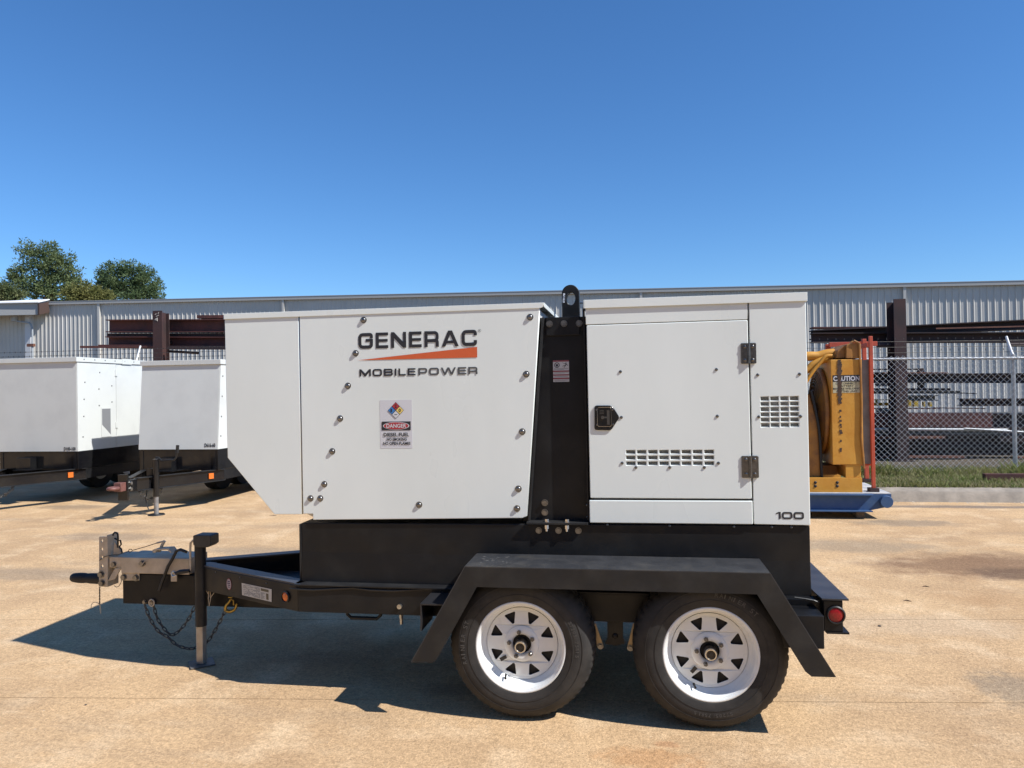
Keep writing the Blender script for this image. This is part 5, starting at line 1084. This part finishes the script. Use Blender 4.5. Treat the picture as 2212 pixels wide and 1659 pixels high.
# chalk marks
mb = MB(); 
for u0, v0, u1, v1 in ((1338, 790, 1352, 775), (1352, 775, 1350, 795), (1350, 760, 1372, 748), (1360, 800, 1358, 770), (1340, 745, 1350, 735), (1366, 735, 1372, 725)):
    a, b = onY(kF(u0, v0), RY-.002), onY(kF(u1, v1), RY-.002); mb.cyl(a, b, .008, n=4)
one('chalk_mark', mb, M('chalk', (.5, .47, .42), .9), 'chalk scribble on the rusty rack column', 'chalk mark', (onY(kF(1355, 770), RY).x, RY, 2.9))
YB = RY-.02
def beam(k, u0, v0, u1, v1, Y, m_, label, kind='i', vb0=None, vb1=None, name='steel_beam', dpt=.25):
    """bar between picture columns u0..u1: top edge v0->v1, bottom edge vb0->vb1, near face at depth Y"""
    a, b = onY(k(u0, v0), Y), onY(k(u1, v1), Y); c, d = onY(k(u0, vb0), Y), onY(k(u1, vb1 if vb1 is not None else vb0), Y)
    h = ((a.z-c.z)+(b.z-d.z))/2; A = Vector((a.x, Y+dpt/2, (a.z+c.z)/2)); B = Vector((b.x, Y+dpt/2, (b.z+d.z)/2)); mb = MB()
    if kind == 'i': mb.ibeam(A, B, h, dpt, .012, min(.02, h*.15))
    elif kind == 'pipe': mb.cyl(A, B, h/2, n=20)
    else: mb.prism([A+Vector((0, -dpt/2, h/2)), A+Vector((0, dpt/2, h/2)), A+Vector((0, dpt/2, -h/2)), A+Vector((0, -dpt/2, -h/2))], B-A)
    return one(name, mb, m_, label, 'beam' if name != 'steel_pipe' else 'pipe', (A+B)/2, 'steel stored on the racks', smooth=40 if kind == 'pipe' else None)
# left rack
beam(kF, 912, 786, 2600, 778, RY+.32, rust, 'upper deep red primed beam on the left rack', 'i', 895, 893)
beam(kF, 924, 905, 2600, 900, RY+.42, rust_d, 'dark beam set back between two red beams on the left rack', 'box', 935, 930)
beam(kF, 905, 937, 2600, 930, RY+.32, rust, 'lower deep red primed beam on the left rack', 'i', 1022, 1040)
beam(kF, 1700, 748, 2600, 742, RY+.35, rust, 'short red beam topmost of the left stack', 'box', 775, 770)
beam(kF, 690, 1015, 1350, 1010, RY+.05, rust, 'thin red bar sticking out leftmost below the red beams', 'box', 1030, 1032, dpt=.06)
beam(kF, 848, 1003, 1350, 1002, RY+.10, rust, 'short red flat bar resting on the thin bar', 'box', 1014, 1014, dpt=.1)
beam(kF, 1440, 1015, 2600, 1012, RY+.05, rust_d, 'long dark bar under the left red beams', 'box', 1040, 1048, dpt=.12)
beam(kF, 1440, 1048, 1700, 1062, RY+.1, rust_d, 'small dark pipe with open end below the left beams', 'pipe', 1070, 1086, name='steel_pipe', dpt=.12)
beam(kF, 910, 1006, 1320, 1006, RY+.2, rust_d, 'dark flat plate between the red bars', 'box', 1034, 1036, dpt=.1)
# right rack
beam(kB, -700, 560, 2900, 545, RY+.34, rust_d, 'long deep dark beam high on the right rack', 'i', 695, 690)
beam(kB, -700, 520, 2900, 345, RY+.62, rust_d, 'slanting dark beam lying across the top of the right rack', 'i', 650, 475, dpt=.3)
beam(kB, -700, 480, 1900, 462, RY+1.0, rust, 'red beam end showing behind the slanting dark beam', 'box', 500, 485)
beam(kB, 1000, 497, 2900, 440, RY+.59, rust_o, 'thin bright rusty bar under the slanting beam', 'box', 506, 470, dpt=.02)
beam(kB, 205, 690, 378, 690, RY+.1, rust_d, 'short dark pipe stub left of the rack column', 'pipe', 766, 762, name='steel_pipe', dpt=.15)
beam(kB, 2040, 695, 2900, 690, RY+.1, rust_d, 'dark pipe stub beyond the fence post arm', 'pipe', 752, 746, name='steel_pipe', dpt=.15)
beam(kB, -700, 1058, 760, 1055, RY+.5, rust_d, 'thin black bar above the middle shelf', 'box', 1075, 1072, dpt=.04)
beam(kB, 762, 1050, 836, 1050, RY+.45, rust_d, 'short upright black box section on the middle shelf', 'box', 1350, 1350, dpt=.1)
beam(kB, -700, 1105, 1165, 1105, RY+.40, rust_o, 'bright rusty flat bar on the middle shelf', 'box', 1119, 1119, dpt=.2)
beam(kB, -700, 1122, 2900, 1118, RY+.34, rust_d, 'long black beam of the middle shelf', 'i', 1256, 1252)
beam(kB, -700, 1325, 1200, 1325, RY+.4, rust_d, 'black bar stack below the middle shelf', 'box', 1358, 1358, dpt=.2)
beam(kB, -700, 1360, 1370, 1362, RY+.32, grey_st, 'grey steel channel below the middle shelf', 'i', 1404, 1402, dpt=.2)
beam(kB, 1280, 1378, 1560, 1396, RY+.5, rust_d, 'thin dark rod tapering out of the grey channel', 'box', 1396, 1404, dpt=.04)
beam(kB, 590, 1425, 1030, 1420, RY+.42, grey_st, 'stacked short grey plates under the grey channel', 'i', 1500, 1498, dpt=.3)
beam(kB, -300, 1528, 386, 1525, RY+.3, yel_st, 'yellow painted beam on the lower shelf', 'i', 1568, 1566, dpt=.2)
beam(kB, 130, 1480, 386, 1480, RY+.5, yel_st, 'thin yellow rail above the yellow beam', 'box', 1490, 1490, dpt=.04)
beam(kB, 165, 1475, 192, 1475, RY+.45, yel_st, 'yellow upright between yellow rail and yellow beam', 'box', 1560, 1560, dpt=.05)
for i, (u0, u1, v0) in enumerate(((590, 618, 1485), (630, 660, 1492), (700, 755, 1500), (832, 850, 1510), (915, 946, 1518))):
    beam(kB, u0, v0, u1, v0, RY+.35, yel_st, ('small yellow steel block nearly touching the rack column', 'small yellow block second from the rack column on the red beam', 'widest yellow steel block standing on the red lower beam', 'narrowest yellow steel block standing on the red lower beam', 'yellow block farthest from the rack column on the red beam')[i], 'box', 1578, 1578, name='yellow_block', dpt=.1)
beam(kB, 1365, 1468, 2900, 1466, RY+.34, rust_d, 'short black beam right of the yellow blocks', 'i', 1572, 1570)
beam(kB, 980, 1590, 1690, 1600, RY+.4, rust_o, 'bright rusty strip lying on the red lower beam', 'box', 1602, 1612, dpt=.1)
beam(kB, -700, 1600, 1050, 1598, RY+.36, rust, 'red flange beam behind the lower rack column', 'box', 1616, 1612, dpt=.2)
beam(kA, -700, -90, 1775, -80, RY+.33, rust, 'deep red beam at knee height on the right rack', 'box', 115, 112)
beam(kA, 1775, -75, 2900, -75, RY+.38, rust_d, 'dark beam end right of the deep red beam', 'i', 130, 130)
beam(kA, -700, 118, 2000, 132, RY+.28, alu, 'long galvanized pipe resting low on the rack', 'pipe', 158, 172, name='steel_pipe', dpt=.1)
beam(kA, 1400, 120, 2900, 205, RY+.2, alu, 'bent galvanized pipe end sloping down past the fence post', 'pipe', 145, 235, name='steel_pipe', dpt=.08)
beam(kA, -700, 165, 1900, 165, RY+.34, grey_st, 'grey channel under the galvanized pipe', 'i', 212, 212)
beam(kA, -700, 236, 1130, 238, RY+.26, rust_o, 'pale rusty flange strip near the bottom shelf', 'box', 268, 270, dpt=.14)
beam(kA, -700, 216, 2900, 216, RY+.5, rust_d, 'black bottom beam added for the shade of the rack', 'i', 400, 400)  # this dark beam and the next fill gaps that are black with shadow
beam(kA, -700, 405, 2900, 405, RY+.56, rust_d, 'lowest black beam added for the shade of the rack', 'i', 500, 500)
beam(kA, 240, 508, 1400, 510, RY+.26, rust_o, 'orange rusty strip lowest on the rack', 'box', 532, 540, dpt=.12)
beam(kA, -700, 545, 2900, 545, RY+.5, rust_d, 'brown beam lying on the ground under the rack', 'box', 700, 700, dpt=.2)
beam(kA, 2120, 525, 2900, 525, RY+.3, rust_o, 'orange rusty strip right of the fence post', 'box', 540, 540, dpt=.12)
beam(kA, 1880, 320, 2900, 320, RY+.42, rust_d, 'black plate stack right of the bottom shelf', 'box', 215, 215, dpt=.3)

beam(kA, -900, -60, 3200, -60, RY+1.3, rust_d, 'tall dark block added for the shade at the back of the right rack', 'box', 690, 690, name='rack_shade_block', dpt=.3)  # near-black block added so gaps between the beams read as deep shade
# ------------------------------------------------------------------ warehouse behind
L0, L1 = onD((90, 652), 47), onD((2212, 606), 35.5)
wa = Vector((L1.x-L0.x, L1.y-L0.y, 0)); wlen = wa.length; wa.normalize(); wn = Vector((wa.y, -wa.x, 0)); wn = wn if wn.y < 0 else -wn
zsl = (L1.z-L0.z)/wlen; W0 = Vector((L0.x, L0.y, 0))
wz = lambda s: L0.z+zsl*s
s0, s1 = -9.0, wlen+14
WH = thing('warehouse', 'long grey warehouse with ribbed metal wall and low roof edge', 'building', W0+wa*(wlen/2))
pw = .915; ribh = .032
prof = []
for i in range(3):
    c = .1525+.305*i
    prof += [(c-.030, 0), (c-.012, ribh), (c+.010, ribh), (c+.042, 0), (c+.10, 0), (c+.108, .004), (c+.120, .004), (c+.128, 0), (c+.185, 0), (c+.193, .004), (c+.205, .004), (c+.213, 0)]
prof = [(0, 0)]+[p for p in prof if p[0] < .914]+[(.915, 0)]
mb = MB()
for x, o_ in prof: mb.v += [wa*x+wn*o_, wa*x+wn*o_+ZZ]
mb.f = [(2*i, 2*i+2, 2*i+3, 2*i+1) for i in range(len(prof)-1)]
PAN = me_from(mb, wallm)
s = s0
while s < s1:
    inst('wall_panel', PAN, WH, W0+wa*s+ZZ*.1, None, (1, 1, wz(s+pw)-.1)); s += pw
P_ = lambda s, o_, z: W0+wa*s+wn*o_+ZZ*z
part('roof_trim', MB().prism([P_(s0, -.2, wz(s0)-.04), P_(s0, .175, wz(s0)-.04), P_(s0, .175, wz(s0)-.21), P_(s0, .155, wz(s0)-.21), P_(s0, .155, wz(s0)-.07), P_(s0, -.2, wz(s0)-.07)], wa*(s1-s0)+ZZ*zsl*(s1-s0)), trimm, WH)
part('roof_edge', MB().prism([P_(s0, -8, wz(s0)+.1), P_(s0, .19, wz(s0)-.005), P_(s0, .19, wz(s0)-.035), P_(s0, -8, wz(s0)-.035)], wa*(s1-s0)+ZZ*zsl*(s1-s0)), trimm, WH)
part('back_wall', MB().prism([P_(s0, -.05, .05), P_(s1, -.05, .05), P_(s1, -8, .05), P_(s0, -8, .05)], (0, 0, 5.2)), wallm, WH)
def onW(p): return onPl(p, W0, wn)
for px, w_ in ((kF(865, 700)[0], .16), (614, .13), (1386, .13), (1954, .13)):
    q = onW((px, 700)); s = (q-W0).dot(wa)
    part('downspout', MB().prism([P_(s-w_/2, .03, .1), P_(s+w_/2, .03, .1), P_(s+w_/2, .03, wz(s)-.22), P_(s-w_/2, .03, wz(s)-.22)], wn*.11), wallm, WH)
q = onW(kE(560, 900)); s = (q-W0).dot(wa)
# pale post beside the wall light
q1 = onW(kE(615, 900)); q2 = onW(kE(735, 900)); sa_, sb_ = (q1-W0).dot(wa), (q2-W0).dot(wa)
part('corner_post', MB().prism([P_(sa_, .03, .1), P_(sb_, .03, .1), P_(sb_, .03, wz(sa_)-.75), P_(sa_, .03, wz(sa_)-.75)], wn*.22), M('white_wall_post', (.6, .6, .6), .5), WH)
kD_ = lambda *q_: onPl(kE(*q_), W0+wn*.55, wn)
WL = thing('wall_light', 'grey gooseneck yard light fixed to a white post on the warehouse', 'lamp', Vector((kD_(700, 1000).x, kD_(700, 1000).y, .1)))
gp_ = [kD_(*q_) for q_ in ((705, 1600), (705, 1240), (705, 960), (690, 870), (650, 800), (600, 778), (345, 742))]
gp_[0].z = .12
part('lamp_pole', MB().tube(smooth_path(gp_[1:], 4), .055, 10).cyl(gp_[0], gp_[1], .075, n=12), M('lamp_grey', (.33, .35, .36), .5), WL, smooth=50)
a, b = kD_(318, 560), kD_(318, 755)
part('lamp_head', MB().cyl(b, a, .20, .16, n=20), M('lamp_head_beige', (.40, .38, .34), .5), WL, smooth=40, bevel=.02)
part('lamp_bracket', MB().box(kD_(640, 1300)-Vector((.1, .1, 0)), kD_(730, 1235)+Vector((.05, .1, 0))), rust_o, WL)
# canopy of the neighbouring building
a = onPl(kE(885, 600), W0+wn*.8, wn); sC = (a-W0).dot(wa); zc0 = a.z; zc1 = onPl(kE(890, 345), W0+wn*.8, wn).z
CN = thing('canopy', 'flat roofed canopy with brown end trim projecting from the warehouse', 'canopy', P_(sC-8, 1, 0))
part('canopy_roof', MB().prism([P_(sC-18, .12, zc0+.25), P_(sC-.12, .12, zc0+.25), P_(sC-.12, .8, zc0), P_(sC-18, 4.4, zc0)], (0, 0, zc1-zc0)), M('canopy_grey', (.34, .335, .32), .6), CN)
part('end_trim', MB().prism([P_(sC-.119, .12, zc0+.2), P_(sC, .12, zc0+.2), P_(sC, .9, zc0-.02), P_(sC-.119, .9, zc0-.02)], (0, 0, zc1-zc0-.05)), brown, CN)
part('sunlit_roof_end', MB().prism([P_(sC-6, .1, zc1+.26), P_(sC, .1, zc1+.26), P_(sC, .95, zc1+.001), P_(sC-6, 2.1, zc1+.001)], (0, 0, .06)), M('sunlit_roof_white', (.75, .74, .72), .5), CN)  # white colour stands in for sunlight on the end of the canopy roof
part('soffit_light', MB().prism([P_(sC-9, 2.2, zc0-.25), P_(sC-6, 1.9, zc0-.25), P_(sC-6, 1.5, zc0-.25), P_(sC-9, 1.7, zc0-.25)], (0, 0, .2)), grey_st, CN)
for X in (-17, -12): part('canopy_post', MB().cyl(P_(sC+X, 1.5, .1), P_(sC+X, 1.5, zc0+.1), .08, n=12), grey_st, CN)

# ------------------------------------------------------------------ pines behind the warehouse
def pine(label, D, blobs, ca_, cb_, nclump, trunk, seed, lsz=.2):
    R = random.Random(seed); q = onD(trunk, D); T = thing('pine_tree', label, 'tree', (q.x, q.y, 0), 'pines behind the warehouse')
    mb = MB(); wb = MB(); cls = []
    tw = sum(b[2]*b[3] for b in blobs)
    for cx, cy, rx, ry in blobs:
        for i in range(int(nclump*rx*ry/tw)):
            while True:
                v = Vector((R.uniform(-1, 1), R.uniform(-1, 1), R.uniform(-1, 1)))
                if v.length < 1: break
            v = v.normalized()*v.length**.42
            c = onD((cx, cy), D)+RT*(v.x*rx*D/FPX)+UP*(v.y*ry*D/FPX)+FW*(v.z*(rx+ry)*.5*D/FPX); cls.append(c)
    for c in cls:
        s_ = R.uniform(.45, 1.0)
        for i in range(46):
            d = Vector((R.gauss(0, 1), R.gauss(0, 1), R.gauss(0, .7)+.25)).normalized(); p_ = c+d*s_*R.random()**.5*.8
            u = (d+Vector((R.gauss(0, .5), R.gauss(0, .5), R.gauss(0, .5)))).normalized(); v = u.orthogonal().normalized(); w_ = u.cross(v); a = R.random()*6.28; v = v*math.cos(a)+w_*math.sin(a); L = lsz*R.uniform(.8, 1.8)
            n = len(mb.v); mb.v += [p_-v*L*.28, p_+u*L+v*L*.1, p_+v*L*.28]; mb.f.append((n, n+1, n+2))
    part('crown', mb, leaf_mat('needles_'+str(seed), ca_, cb_, .8), T)
    top = max(cls, key=lambda c: c.z); base = Vector((q.x, q.y, 0)); mid = base+(Vector((top.x, top.y, top.z-1))-base)*.6
    wb.tube([base, mid, Vector((top.x, top.y, top.z-1))], [.3, .2, .06], 8)
    for c in R.sample(cls, min(60, len(cls))):
        zb = max(2, c.z-R.uniform(.5, 2.2)); t = (zb-0)/(top.z); st_ = base.lerp(Vector((top.x, top.y, top.z)), min(t, .95)); wb.tube([st_, st_.lerp(c, .5)+Vector((0, 0, -.15)), c], [.09, .06, .02], 5)
    part('trunk', wb, bark, T)
pine('tall open pine with ragged crown behind the warehouse canopy', 84, [(64,545,24,20),(98,540,26,17),(80,562,34,24),(140,560,22,16),(120,580,40,24),(75,595,45,24),(38,598,18,12),(22,603,12,6),(150,592,22,18),(105,618,62,24),(165,615,30,16),(55,628,40,16),(130,640,70,18),(30,612,14,9)], (.09, .135, .06), (.20, .235, .095), 330, (105, 700), 11)
pine('dense rounded dark pine behind the warehouse roof', 92, [(250,585,26,16),(285,580,28,14),(310,592,20,14),(232,600,24,18),(270,605,50,26),(318,612,26,18),(240,625,34,18),(290,630,50,20),(335,632,20,12),(275,645,75,16)], (.07, .115, .052), (.15, .195, .082), 340, (278, 700), 12)
pine('olive green shorter pine between the two taller pines', 76, [(185,632,32,16),(215,640,26,12),(165,640,26,12),(200,650,45,14)], (.14, .15, .045), (.21, .20, .065), 130, (195, 700), 13)
pine('small feathery pine top beside the canopy', 80, [(14,628,20,12),(8,640,26,14),(36,642,16,10)], (.09, .13, .055), (.18, .19, .08), 80, (12, 700), 14)

# small things on the concrete
for px, r_, lab in (((1900, 1353), .012, 'small dark nut lying on concrete beside the rear fender'), ((185, 1523+0), .007, 'tiny dark pebble on open concrete left of the jack'), ((424, 1434+6), .009, 'pale pebble at the shadow edge beside the jack foot')):
    p = onZ(px); m_ = MB(); m_.lathe([(0, .5), (.5, .42), (.9, .15), (1, -.2), (.8, -.5)], (0, 0, 0), 9, lambda i, j: random.uniform(-.12, .12))
    m_.v = [Vector((v[0]*r_, v[2]*r_*.8, -v[1]*r_*.6)) for v in m_.v]; m_.v = [v+Vector((p.x, p.y, r_*.3)) for v in m_.v]
    one('pebble', m_, M('pebble_dark', (.06, .05, .045), .8) if 'dark' in lab else M('pebble_pale', (.6, .57, .52), .8), lab, 'pebble', (p.x, p.y, 0), smooth=60)
for px, L, lab in (((590, 1108+6), .10, 'thin dark twig on concrete in front of the parked generators'), ((2000, 1268), .045, 'small dry leaf on concrete behind the bumper'), ((1960, 1299), .05, 'curled brown leaf on concrete right of the bumper')):
    p = onZ(px); one('dry_leaf', MB().tube([(p.x-L/2, p.y, .004), (p.x, p.y+.012, .005), (p.x+L/2, p.y-.008, .003)], [.0015, .004, .0015], 5), M('dry_leaf_brown', (.12, .08, .05), .9), lab, 'leaf', (p.x, p.y, 0))

# ------------------------------------------------------------------ beige shop building behind the photographer, mirrored in the glossy black tanks
SH = thing('shop_building', 'beige metal shop building reflected in the glossy black base tank', 'building', (-8, -9.5, 0))
bge = M('beige_wall', (.54, .49, .385), .6, col2=(.48, .43, .335), vs=.6)
part('wall', MB().box((-34, -16, .0), (14, -8, 6.2)), bge, SH)
part('roof', MB().prism([(-34.3, -7.8, 6.201), (-34.3, -12, 7.0), (-34.3, -16.2, 6.201)], (48.6, 0, 0)), trimm, SH)
for X in (-10.5, -2.0): part('door', MB().box((X, -7.999, .0), (X+1.0, -7.95, 2.1)), M('brown_door', (.06, .045, .035), .5), SH)
part('roller_door', MB().box((4, -7.999, 0), (7.6, -7.96, 3.6)), M('roller_grey', (.45, .44, .42), .5), SH)
for i in range(4): part('step', MB().box((-10.9, -7.94+.0, .0), (-9.1, -6.7-.3*(i-3)-.9+.9, .17*(4-i)-.001*i) if False else (-9.1, -7.94+.3*(4-i), .15*(i+1))), concrete_k, SH)
